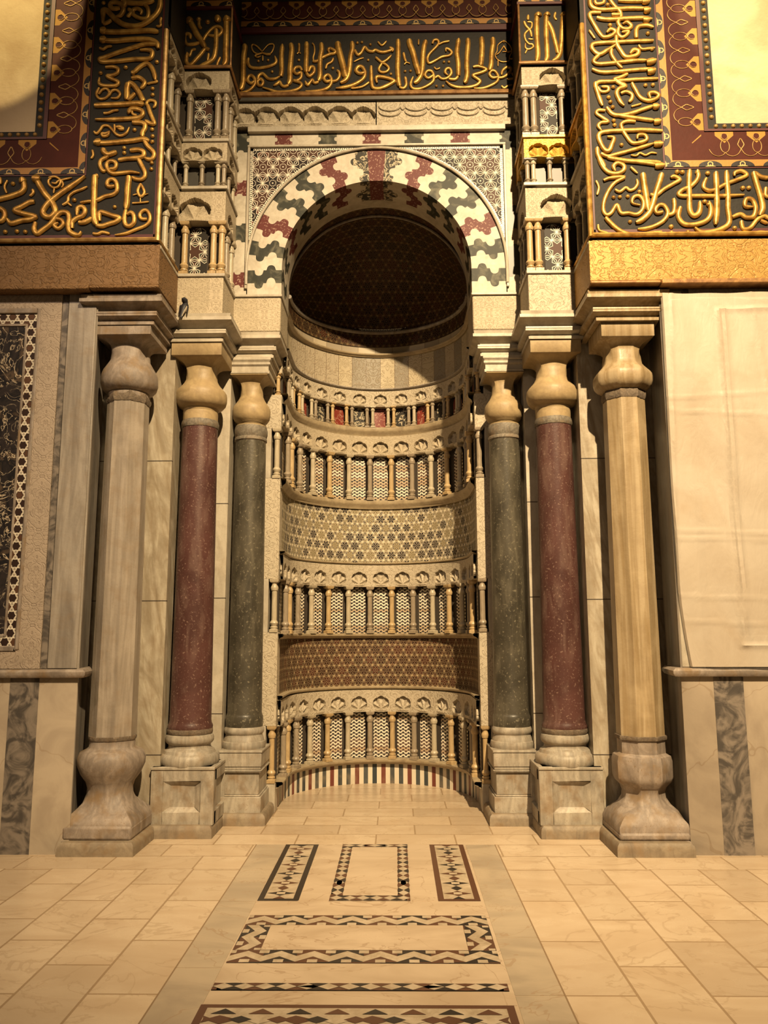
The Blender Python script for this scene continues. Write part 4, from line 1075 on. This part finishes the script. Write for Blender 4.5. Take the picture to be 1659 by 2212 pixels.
def corner_band(m, x0, x1, z0, z1, ztop, xout, Y, mi=0, norm=False):
    """L-shaped frame band in plan of the wall face: up at x0..x1, outward at z0..z1"""
    d = (lambda a, b: (0, 1)) if norm else (lambda a, b: (0, b-a))
    v0, v1 = d(x0, x1); m.face([(x0, Y, z0), (x1, Y, z1), (x1, Y, ztop), (x0, Y, ztop)], [(z0, v0), (z1, v1), (ztop, v1), (ztop, v0)], mi)
    v0, v1 = d(z0, z1); m.face([(x0, Y, z0), (xout, Y, z0), (xout, Y, z1), (x1, Y, z1)], [(x0, v0), (xout, v0), (xout, v1), (x1, v1)], mi)

for sx, nm in ((-1, 'left'), (1, 'right')):
    t = thing('painted_wall_frame', '%s outer frame of black boards with gilded lettering, red scrollwork and beads, round a plaster panel' % nm, 'inscription frame', (sx*2.4, 0, 4.72))
    Y = -.035; ZT = 8.4; XO = 4.2
    m = MB(); m.box(1.735, 2.37, Y, .03, 4.715, ZT); m.box(2.37, XO, Y, .03, 4.715, 5.31); bd = flip(m, sx).build('black_board', BOARD, t)
    lettering(bd, nm)
    m = MB(); m.box(1.735, 1.82, -.034, .52, 6.69, ZT); m.box(1.79, 1.83, -.034, .03, 4.70, 6.69); flip(m, sx).build('side_board', BOARD, t)
    m = MB(); m.tube([(1.742, Y-.012, 4.72), (1.742, Y-.012, 6.62)], .022); m.tube([(1.742, Y-.012, 4.735), (XO, Y-.012, 4.735)], .020)
    m.tube([(1.738, Y-.01, 4.735), (1.738, .50, 4.735)], .018); flip(m, sx).build('gilt_moulding', GILT_B if sx < 0 else GILT, t)
    m = MB(); corner_band(m, 2.355, 2.368, 5.305, 5.318, ZT, XO, Y-.006); m.box(1.768, 1.782, Y-.004, Y, 4.76, ZT); m.box(1.77, XO, Y-.004, Y, 4.76, 4.785); flip(m, sx).build('red_edging', DKRED, t)
    m = MB(); corner_band(m, 2.368, 2.425, 5.318, 5.375, ZT, XO, Y-.012); flip(m, sx).build('leaf_band', LEAF, t)
    m = MB(); corner_band(m, 2.425, 2.70, 5.375, 5.632, ZT, XO, Y-.004, 0, True); rb = flip(m, sx).build('red_scroll_band', SCROLL, t)
    m = MB(); scroll_lines(m, lambda u, v: (2.425+v*.275, u), 5.66, ZT, Y-.005); scroll_lines(m, lambda u, v: (u, 5.375+v*.257), 2.72, XO, Y-.005)
    flip(m, sx).build('scroll_tracery', GILT_B, rb, ang=60)
    m = MB(); corner_band(m, 2.70, 2.732, 5.632, 5.652, ZT, XO, Y-.012, 1); corner_band(m, 2.732, 2.805, 5.652, 5.705, ZT, XO, Y-.002, 0); bs_ = flip(m, sx).build('bead_strip', [BOARD, DKRED], t)
    m = MB()
    for k in range(38): bead(m, 2.768, Y-.002, 5.76+k*.070, .021)
    for k in range(20): bead(m, 2.80+k*.070, Y-.002, 5.678, .019)
    flip(m, sx).build('bead_row', GILT_B, bs_)
    # carved gilt frieze under it
    q = MB(); q.box(1.725, XO, -.03, .06, 4.36, 4.70); q.box(1.725, 1.86, .06, .52, 4.34, 4.70)
    t2 = tag(flip(q, sx).build('carved_gilt_frieze', CARV_GILT_SHADE if sx < 0 else CARV_GOLD), '%s carved frieze in %s scrolling relief below the lettered frame' % (nm, 'dull brown' if sx < 0 else 'bright gilt'), 'frieze')
    q = MB(); q.box(2.28, XO, -.055, .06, 4.315, 4.36); q.box(1.72, 2.28, -.045, .06, 4.325, 4.355); flip(q, sx).build('lower_fillet', CARV_GILT_SHADE if sx < 0 else GILT_D, t2, .01)

# centre inscription and the red frieze above it
t = thing('central_inscription', 'long black board of gilded Arabic letters above the arch', 'inscription', (0, .93, 6.7))
m = MB(); m.box(-1.36, 1.36, .925, 1.02, 6.70, 7.43); bd = m.build('black_board', BOARD, t); lettering(bd, 'center')
m = MB(); m.tube([(-1.345, .90, 6.715), (1.345, .90, 6.715)], .026); m.build('gilt_moulding', GILT_D, t)
m = MB(); m.box(-1.36, 1.36, .90, 1.0, 6.655, 6.695); m.build('under_fillet', SLATE, t)
t = thing('red_scroll_frieze', 'dark red painted frieze with gilt scrolls and leaf border above the central inscription', 'frieze', (0, .93, 7.44))
m = MB(); m.box(-1.36, 1.36, .90, 1.02, 7.385, 7.445); m.build('dark_red_fillet', DKRED, t)
m = MB(); m.face([(-1.36, .895, 7.448), (1.36, .895, 7.448), (1.36, .895, 7.505), (-1.36, .895, 7.505)], [(-1.36, 0), (1.36, 0), (1.36, .057), (-1.36, .057)]); m.build('leaf_band', LEAF, t)
m = MB(); m.face([(-1.36, .92, 7.505), (1.36, .92, 7.505), (1.36, .90, 7.72), (-1.36, .90, 7.72)], [(-1.36, 0), (1.36, 0), (1.36, 1), (-1.36, 1)]); rb = m.build('red_scroll_band', SCROLL, t)
m = MB(); scroll_lines(m, lambda u, v: (u, 7.505+v*.215), -1.33, 1.33, .905); m.build('scroll_tracery', GILT_B, rb, ang=60)
m = MB(); m.box(-1.36, 1.36, .87, 1.0, 7.72, 9); rb = m.build('upper_board', BOARD, t)
m = MB()
for k in range(37): bead(m, -1.28+k*.071, .868, 7.77, .020)
m.build('bead_row', GILT_B, rb)
# ------------------------------------------------------------------ stepped piers with small arcades
TZ = [(4.70, 5.195), (5.525, 5.77), (5.985, 6.475)]          # colonette tiers
LZ = [(5.195, 5.475), (5.77, 5.95), (6.475, 6.665)]          # shell lintels above them
for sx, nm in ((-1, 'left'), (1, 'right')):
    t = thing('arcaded_pier', '%s stepped pier with three tiers of small colonettes under shell lintels, beside the arch frame' % nm, 'pier', (sx*1.53, .5, 4.33))
    mf = lambda s, z, o: (s, .50-o, z)                       # front face
    mo = lambda s, z, o: (1.735-o, s, z)                     # inner side of the outer frame
    mi_ = lambda s, z, o: (1.326-o, s, z)                    # side towards the arch
    m = MB(); m.box(1.326, 1.74, .50, .97, 4.33, 4.675); flip(m, sx).build('carved_base', CARV_S if sx < 0 else CARV, t, .006)
    for i, ((a, b), (c, d)) in enumerate(zip(TZ, LZ)):
        q = MB(); q.box(1.312, 1.76, .485, .97, a-.03, a); q.box(1.72, 1.90, -.02, .52, a-.03, a)
        flip(q, sx).build('ledge', GILT if (sx > 0 and i == 2) else MARB, t, .005)
        big = .125 if i != 1 else .075
        if i == 1: fs = [(1.40 if sx > 0 else 1.63, c+.02, .085), (1.585 if sx > 0 else 1.47, c+.02, .085)]; fs = [(1.455, c+.012, .125), (1.635, c+.012, .125)]
        elif i == 0: fs = [(1.60, c+.02, .20)]
        else: fs = [(1.605, c+.012, .16)]
        lm = GOLDPANEL if (sx > 0 and i == 1) else CARV_S
        q = MB(); lintel(q, mf, 1.326, 1.735, c, d, fs, 0, .034, .006); q2 = MB()
        lintel(q, mo, -.03, .50, c, d, [(.12, c+.015, .145), (.36, c+.015, .145)], 0, .035, .007)
        lintel(q, mi_, .50, .955, c, d, [(.72, c+.015, .15)], 0, .035, .007)
        q.box(1.40, 1.80, .58, 1.0, c-.002, d); flip(q, sx).build('shell_lintel', lm, t)
        # mosaic backs
        pm = SLATE if i == 1 else STAR_TOW
        for xc, hw, rise in (((1.47, .06, .055), (1.645, .06, .055)) if i == 1 else ((1.575, .078, .0 if i == 2 else .065),)):
            q = MB(); P = []; UV = []
            for k in range(13):
                dd = -hw+2*hw*k/12; zz = b-.02-rise+rise*sqrt(max(0, 1-(dd/hw)**2)); P.append([(xc+dd, .585, a), (xc+dd, .585, zz)]); UV.append([(xc+dd, a), (xc+dd, zz)])
            q.grid(P, UV); flip(q, sx).build('mosaic_panel' if i != 1 else 'grey_panel', pm, t)
        for y0 in (.07, .31):
            q = MB(); q.face([(1.80, y0, a), (1.80, y0+.12, a), (1.80, y0+.12, b-.03), (1.80, y0, b-.03)], [(y0, a), (y0+.12, a), (y0+.12, b-.03), (y0, b-.03)]); flip(q, sx).build('mosaic_panel' if i != 1 else 'grey_panel', pm, t)
        r = .027 if i != 1 else .020
        fx = [1.685, 1.43, 1.357] if i != 1 else [1.70, 1.555, 1.41, 1.357]
        for k, x in enumerate(fx): add_colonette(t, sx*x, .535, a, b-a, r, (0 if i == 0 else 1 if i == 2 else 2)+k*3*(i % 2))
        for k, y in enumerate((.03, .24, .44)): add_colonette(t, sx*1.775, y, a, b-a, r, 1+k*3)
        for k, y in enumerate((.72, .91)): add_colonette(t, sx*1.357, y, a, b-a, r, 1+k*3)
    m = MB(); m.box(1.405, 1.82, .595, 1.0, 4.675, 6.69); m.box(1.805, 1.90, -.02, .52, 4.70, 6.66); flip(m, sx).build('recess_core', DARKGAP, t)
    m = MB(); m.box(1.318, 1.74, .49, 1.0, 6.69, 9); bd = flip(m, sx).build('black_board', BOARD, t)
    lettering(bd, 'tower_'+nm)
    m = MB(); m.tube([(1.735, .475, 6.685), (1.312, .475, 6.685), (1.312, .93, 6.685)], .016); m.tube([(1.314, .478, 6.69), (1.314, .478, 7.29)], .010); flip(m, sx).build('gilt_moulding', GILT_D, t)
    m = MB(); m.box(1.30, 1.74, .47, 1.0, 7.275, 7.30, 1); m.face([(1.31, .468, 7.30), (1.735, .468, 7.30), (1.735, .468, 7.357), (1.31, .468, 7.357)], [(1.40, 0), (1.825, 0), (1.825, .057), (1.40, .057)], 0); m.box(1.31, 1.74, .47, 1.0, 7.30, 7.357, 1)
    flip(m, sx).build('leaf_band', [LEAF, DKRED], t)
    m = MB(); m.face([(1.31, .466, 7.36), (1.735, .466, 7.36), (1.735, .46, 7.60), (1.31, .46, 7.60)], [(1.40, 0), (1.825, 0), (1.825, 1), (1.40, 1)]); rb = flip(m, sx).build('red_scroll_band', SCROLL, t)
    m = MB(); scroll_lines(m, lambda u, v: (u-.09, 7.36+v*.24), 1.42, 1.83, .462); flip(m, sx).build('scroll_tracery', GILT_B, rb, ang=60)
    # impost block under the arch foot
    m = MB(); m.box(.888, 1.335, .95, 1.42, 4.345, 4.68)
    tag(flip(m, sx).build('carved_impost_block', CARV_S, bevel=.012), '%s carved marble block under the foot of the arch, above the green column' % nm, 'impost block')
    m = MB(); m.box(.878, 1.335, .935, 1.42, 4.68, 4.705); tag(flip(m, sx).build('impost_fillet', MARB, bevel=.005), 'thin pale slab between the %s impost block and the arch' % nm, 'moulding')

# ------------------------------------------------------------------ cornices over the columns
CP = [(-.03, 0), (.012, 0), (.014, .024), (.0, .030), (-.005, .044), (.034, .058), (.044, .064), (.044, .078), (.040, .082), (.044, .086), (.042, .100), (.016, .106), (.018, .122), (.040, .142), (.088, .160), (.099, .163), (.099, .190), (.084, .198), (.090, .225), (-.15, .225)]
def cornice(sx, nm, which, path, z0, mat, lab, k=1.0):
    m = MB(); sweep(m, path, [(o*k, z0+z) for o, z in CP], 0, True)
    tag(flip(m, sx).build('moulded_cornice', mat, ang=28), lab, 'cornice')
for sx, nm in ((-1, 'left'), (1, 'right')):
    cornice(sx, nm, 'O', [(1.80, .62), (1.80, .10), (2.28, .10), (2.30, .3)], 4.072, MARB_P if sx < 0 else MARB_R, 'moulded cornice above the outermost %s column' % nm)
    cornice(sx, nm, 'M', [(1.337, 1.05), (1.337, .555), (1.80, .555)], 4.098, MARB, 'moulded cornice above the %s red column' % nm)
    cornice(sx, nm, 'I', [(.968, 1.42), (.968, 1.02), (1.34, 1.02)], 4.115, MARB, 'moulded cornice above the %s green column' % nm, .85)

# ------------------------------------------------------------------ columns
def abacus_neck(cx, cy, zb, rb, rn, zn, za0, za1, ha, k0='c', rnd=False):
    """bell capital: bulb of radius rb at zb pulled in to a neck and flared to a square abacus"""
    o = k0
    if rnd: up = [(1, .02), (.985, .055), (.93, .09), (.85, .12), (.76, .155), (.70, .18)]; zk = zb+.205
    else: up = [(1, .02), (.985, .042), (.93, .062), (.84, .085), (.75, .108), (.68, .13)]; zk = zb+.15
    r = [(rn*1.04, zb-.150, o), (rb*.70, zb-.112, o), (rb*.86, zb-.094, o), (rb*.96, zb-.066, o), (rb, zb-.03, o)]+[(max(rn*1.01, rb*a), zb+d-.01, o) for a, d in up]+[(rn, zk, o)]
    for t, f, k in ((.20, .975, .14), (.40, .945, .34), (.58, .93, .56), (.72, .98, .76), (.84, 1.11, .91), (.93, 1.30, .99)): r.append((rn*f, zk+(za0-zk)*t, (o, 's', k)))
    return r+[(ha*.985, za0-.004, 's'), (ha, za0, 's'), (ha, za1, 's')]
def column(kind, sx, nm):
    if kind == 'O':
        cx, cy = 2.045, .33
        t = thing('marble_column', ('octagonal grey marble column with a round onion base, outermost on the left' if sx < 0 else 'octagonal honey-streaked marble column beside the plastic sheet'), 'column', (sx*cx, cy, .098), 'columns flanking the niche')
        mt = MARB_L if sx < 0 else MARB_R
        m = MB(); m.box(cx-.265, cx+.25, .055, .62, .094, .20 if sx < 0 else .155); m.box(cx-.275, cx+.255, .045, .62, .05, .10)
        flip(m, sx).build('plinth', MARB_P, t, .022)
        m = MB()
        if sx < 0:
            pr = [(.262, .165, 's'), (.262, .205, 's'), (.245, .235, 's'), (.215, .275, ('c', 's', .85)), (.185, .33, ('c', 's', .4)), (.172, .385, 'c'), (.168, .43, 'c'), (.182, .475, 'c'), (.225, .535, 'c'), (.252, .60, 'c'), (.255, .65, 'c'), (.235, .695, 'c'), (.185, .72, 'c'), (.172, .735, 'c'), (.170, .79, 'c'), (.172, .80, 'c')]
            pr = [(r*(cxk if False else 1), z, k) for r, z, k in pr for cxk in (1,)]
        else:
            pr = [(.262, .145, 's'), (.262, .185, 's'), (.255, .225, ('s', 'o', .3)), (.225, .275, ('s', 'o', .6)), (.180, .315, 'o'), (.152, .36, 'o'), (.146, .40, 'o'), (.160, .44, 'o'), (.195, .475, 'o'), (.206, .51, 'o'), (.207, .63, 'o'), (.198, .665, 'o'), (.166, .685, 'o'), (.164, .76, 'o'), (.166, .80, 'o')]
        lathe(m, cx, cy, pr, 64); flip(m, sx).build('base', MARB_P, t, ang=40)
        m = MB(); m.loft([ring(cx, cy, z, r, 'c' if sx < 0 else 'o', 64, .004) for z, r in ((.785, .176), (.80, .180), (.815, .178))]); flip(m, sx).build('lead_joint', MORTAR, t)
        m = MB(); lathe(m, cx, cy, [(.166, .805, 'o'), (.160, 2.1, 'o'), (.154, 3.50, 'o')], 64); flip(m, sx).build('shaft', mt, t, ang=25)
        m = MB(); rr = [ring(cx, cy, z, r, 'o', 64, .012) for z, r in ((3.465, .158), (3.49, .166), (3.52, .164), (3.555, .156))]; m.loft(rr); flip(m, sx).build('mortar_collar', MORTAR, t)
        m = MB()
        if sx < 0: lathe(m, cx, cy, [(.168, 3.55)]+abacus_neck(cx, cy, 3.665, .229, .158, 3.885, 3.995, 4.074, .232, 'c', True), 64)
        else: lathe(m, cx, cy, [(.160, 3.53, 'o')]+abacus_neck(cx, cy, 3.65, .224, .148, 3.86, 3.955, 4.074, .212, ('c', 'o', .8)), 64)
        flip(m, sx).build('bell_capital', MARB_P if sx < 0 else MARB_R, t, ang=40)
    if kind == 'M':
        cx, cy = 1.555, .775
        t = thing('marble_column', 'dark red porphyry column on a panelled pedestal, middle one of the %s three' % nm, 'column', (sx*cx, cy, .098), 'columns flanking the niche')
        m = MB(); x0, x1, y0, y1, z0, z1 = 1.325, 1.80, .55, 1.04, .09, .535
        m.box(x0, x1, y0+.03, y1, z0, z1)
        fx0, fx1, fz0, fz1 = x0+.075, x1-.10, .19, .425
        for a in ((x0-.03, fx0, z0, z1-.001), (fx1, x1, z0, z1), (fx0, fx1, z0, fz0), (fx0, fx1, fz1, z1)): m.box(a[0], a[1], y0, y0+.05, a[2], a[3])
        for (p, q) in (((fx0, fz0), (fx1, fz0)), ((fx1, fz0), (fx1, fz1)), ((fx1, fz1), (fx0, fz1)), ((fx0, fz1), (fx0, fz0))):
            mx, mz = (fx0+fx1)/2, (fz0+fz1)/2
            ins = lambda P: (P[0]+(.05 if P[0] < mx else -.05), P[1]+(.035 if P[1] < mz else -.035))
            a, b = ins(p), ins(q); m.face([(p[0], y0, p[1]), (q[0], y0, q[1]), (b[0], y0+.029, b[1]), (a[0], y0+.029, a[1])])
        for a in ((y0+.0505, y0+.10, z0, z1-.002), (y1-.08, y1, z0, z1-.002), (y0+.0505, y1, z0, .19), (y0+.0505, y1, .425, z1-.002)): m.box(x0-.03, x0+.01, a[0], a[1], a[2], a[3])
        m.box(x0-.035, x1+.005, y0-.008, y1, z1-.022, z1); flip(m, sx).build('pedestal', BASE_M, t, .004)
        m = MB(); lathe(m, cx, cy, [(.235, .53), (.243, .545), (.247, .57), (.243, .60), (.228, .618), (.215, .622), (.205, .645), (.178, .66), (.171, .672), (.172, .690), (.186, .70), (.196, .715), (.198, .74), (.190, .765), (.178, .77), (.178, .785)], 64)
        flip(m, sx).build('base', BASE_M, t)
        m = MB(); m.loft([ring(cx, cy, z, r, 'c', 64, .006) for z, r in ((.775, .182), (.79, .188), (.81, .186), (.825, .180))]); flip(m, sx).build('lead_joint', MORTAR, t)
        m = MB(); lathe(m, cx, cy, [(.184, .815), (.186, .835), (.176, .855), (.171, .88), (.1665, 1.4), (.161, 2.2), (.155, 3.0), (.153, 3.36), (.153, 3.40)], 64); flip(m, sx).build('shaft', PORPH, t)
        m = MB(); m.loft([ring(cx, cy, z, r, 'c', 64, .010) for z, r in ((3.375, .157), (3.39, .163), (3.415, .163), (3.44, .155))]); flip(m, sx).build('lead_collar', LEAD, t)
        m = MB(); lathe(m, cx, cy, [(.150, 3.42), (.152, 3.52)]+abacus_neck(cx, cy, 3.66, .226, .139, 3.875, 3.985, 4.098, .218), 64); flip(m, sx).build('bell_capital', MARB_Y, t, ang=40)
    if kind == 'I':
        cx, cy = 1.178, 1.17
        t = thing('marble_column', 'dark green porphyry column beside the %s jamb of the niche' % nm, 'column', (sx*cx, cy, .098), 'columns flanking the niche')
        m = MB(); x0, x1, y0, y1 = .985, 1.345, .955, 1.40
        for a in ((0, .085, .225), (.012, .225, .24), (.022, .24, .425), (.0, .425, .435), (-.004, .435, .445), (.006, .445, .47), (.0, .47, .585), (-.006, .585, .605)):
            m.box(x0+a[0], x1-a[0], y0+a[0], y1, a[1], a[2])
        flip(m, sx).build('pedestal', BASE_M, t, .006)
        m = MB(); lathe(m, cx, cy, [(.186, .60), (.190, .62), (.192, .64), (.186, .66), (.176, .665), (.170, .69), (.162, .705), (.160, .72), (.168, .73), (.174, .745), (.173, .765), (.165, .78), (.160, .79)], 64); flip(m, sx).build('base', BASE_M, t)
        m = MB(); lathe(m, cx, cy, [(.163, .785), (.164, .87), (.158, .882), (.152, .90), (.148, 1.6), (.144, 2.4), (.140, 3.30), (.139, 3.36)], 64); flip(m, sx).build('shaft', GREENP, t)
        m = MB(); m.loft([ring(cx, cy, z, r, 'c', 64, .005) for z, r in ((3.345, .139), (3.355, .149), (3.375, .149), (3.385, .143), (3.40, .148), (3.42, .154), (3.46, .152), (3.49, .144))]); flip(m, sx).build('lead_collar', LEAD, t)
        m = MB(); lathe(m, cx, cy, [(.138, 3.47), (.140, 3.50)]+abacus_neck(cx, cy, 3.635, .176, .106, 3.83, 3.955, 3.965, .172), 64); flip(m, sx).build('bell_capital', MARB_Y, t, ang=40)
        m = MB(); sweep(m, [(cx-.188, 1.42), (cx-.188, .998), (1.35, .998)], [(-.1, 3.960), (0, 3.960), (.0, 3.985), (-.010, 3.99), (-.010, 4.03), (.006, 4.045), (.006, 4.065), (-.004, 4.07), (.012, 4.09), (.012, 4.115), (-.1, 4.118)])
        flip(m, sx).build('abacus', MARB, t, ang=28)
for sx, nm in ((-1, 'left'), (1, 'right')):
    for k in 'OMI': column(k, sx, nm)

# ------------------------------------------------------------------ framed wall panels and the plastic sheet
for sx, nm in ((-1, 'left'), (1, 'right')):
    t = thing('framed_marble_panel', ('black breccia wall panel in mosaic and carved frames, cut by the left picture edge' if sx < 0 else 'framed marble wall panel showing faintly through the clear plastic sheet'), 'wall panel', (sx*3.0, .06, 1.34)); XO = 4.4; Y = .06
    m = MB(); m.box(2.805, XO, Y-.004, Y+.02, 1.545, 4.075); flip(m, sx).build('dark_slab', DPANEL if sx < 0 else MARB_P, t)
    def frame(xi, xo, zb0, zb1, zt0, zt1, y, mat, name, bev=0, mi=None):
        m = MB()
        def F(q, uv): m.face(q, uv)
        m.box(xi, xo, y, Y+.01, zb0, zt1); m.box(xo, XO, y, Y+.01, zb0, zb1); m.box(xo, XO, y, Y+.01, zt0, zt1)
        flip(m, sx).build(name, mat, t, bev)
    frame(2.525, 2.692, 1.334, 1.475, 4.195, 4.312, Y-.014, CARV_L, 'carved_border')
    frame(2.692, 2.722, 1.475, 1.505, 4.155, 4.195, Y-.022, MARB_P, 'frame_moulding', .008)
    frame(2.722, 2.795, 1.505, 1.575, 4.068, 4.150, Y-.008, STAR_BORD, 'mosaic_border')
    frame(2.795, 2.815, 1.575, 1.592, 4.050, 4.068, Y-.012, MARB_P, 'inner_fillet', .004)
    m = MB(); m.box(2.475, 2.52, Y-.008, Y+.01, 1.335, 4.31); flip(m, sx).build('dark_strip', GREYSTRIPE, t)
    if sx < 0:
        m = MB(); m.box(2.245, 2.47, Y-.012, Y+.01, 1.335, 4.33); flip(m, sx).build('marble_strip', MARB_G, t, .004)
    else:
        m = MB(); m.box(2.30, 2.47, Y-.004, Y+.01, 1.335, 4.30); flip(m, sx).build('marble_strip', MARB, t, .004)
# sheet
m = MB(); P = []
nx, nz = 70, 150
def edge_x(z): return 2.286+.012*sin(z*2.1)*.5+(.05*max(0, (1.95-z)/.62)**1.5 if z < 1.95 else 0)+.01*max(0, 3.2-z)
for i in range(nx+1):
    row = []
    for k in range(nz+1):
        z = 1.338+(4.262-1.338)*k/nz; x0 = edge_x(z); x = x0+(3.9-x0)*(i/nx)**1.25
        d = .030+.012*sin(x*5+z*1.7)*sin(z*2.3+1)+.006*sin(x*17+z*6)
        for zz, s, w in ((3.40, .05, .012), (3.30, -.06, .010), (2.36, -.05, .012), (2.30, -.03, .010), (1.86, -.04, .010), (1.68, -.06, .010)):
            q = z-(zz+s*(x-2.3)); d += .006*math.exp(-(q/w)**2)
        for xx, s, w in ((2.735, .0, .012), (2.775, .0, .010), (3.0, -.10, .012), (2.37, .04, .012)):
            if xx < 2.8 and xx > 2.7 and not 1.48 < z < 4.13: continue
            q = x-(xx+s*(z-4.2)); d += (.016 if 2.7 < xx < 2.8 else .009)*math.exp(-(q/w)**2)
        if x > 2.735: d += .010*math.exp(-((z-4.12)/.014)**2)+.010*math.exp(-((z-1.49)/.014)**2)
        if i == 0: d -= .02
        row.append((x, .045-d-.012, z))
    P.append(row)
m.grid(P, None, 0, True); tag(m.build('plastic_sheet', SHEET), 'creased translucent plastic sheet hung over the right wall panel', 'sheet')

# ------------------------------------------------------------------ the little bird on the left cornice
def bird():
    t = thing('bird', 'small dark bird perched on the moulded cornice above the left red column, tail hanging down', 'bird', (-1.64, .47, 4.325))
    m = MB(); x, y, z = -1.645, .462, 4.325
    sp = [(-.012, -.050, .112, .004), (-.010, -.038, .110, .010), (-.004, -.022, .112, .022), (0, -.008, .110, .027), (.003, .004, .092, .022), (.002, .006, .075, .027), (-.002, .002, .052, .035), (-.006, -.008, .028, .032), (-.010, -.022, .006, .022), (-.014, -.034, -.018, .016), (-.018, -.042, -.045, .014), (-.020, -.046, -.062, .010)]
    rings = []
    for i, (dx, dy, dz, r) in enumerate(sp):
        a = Vector(sp[max(0, i-1)][:3]); b = Vector(sp[min(len(sp)-1, i+1)][:3]); tt = (b-a).normalized(); u = tt.cross(Vector((1, 0, 0))).normalized(); w = tt.cross(u).normalized()
        fl = .55 if i > 8 else 1
        rings.append([tuple(Vector((x+dx, y+dy, z+dz))+u*r*fl*sin(2*pi*k/16)+w*r*cos(2*pi*k/16)) for k in range(16)])
    m.loft(rings, 0, True, True, lambda i, j: 1 if (6 <= i <= 9 and 6 <= j <= 10) else 0)
    BD = Mat('dark_feathers').out((.015, .014, .018), .55); BL = Mat('pale_feathers').out((.42, .35, .26), .7)
    m.build('body', [BD, BL], t)
    for s in (-1, 1):
        q = MB(); q.loft([[(x-.004+s*(.034+.006*cos(2*pi*k/10)*w), y+.002+.016*w*sin(2*pi*k/10)-.03*f, z+.075-.10*f) for k in range(10)] for f, w in ((0, .3), (.25, 1), (.6, .9), (.9, .5), (1.05, .1))]); q.build('wing', BD, t)
        q = MB(); q.tube([(x+s*.010, y+.0, z+.03), (x+s*.011, y-.004, z+.006), (x+s*.012, y-.018, z+.002)], .0028, 6); q.build('leg', BD, t)
bird()
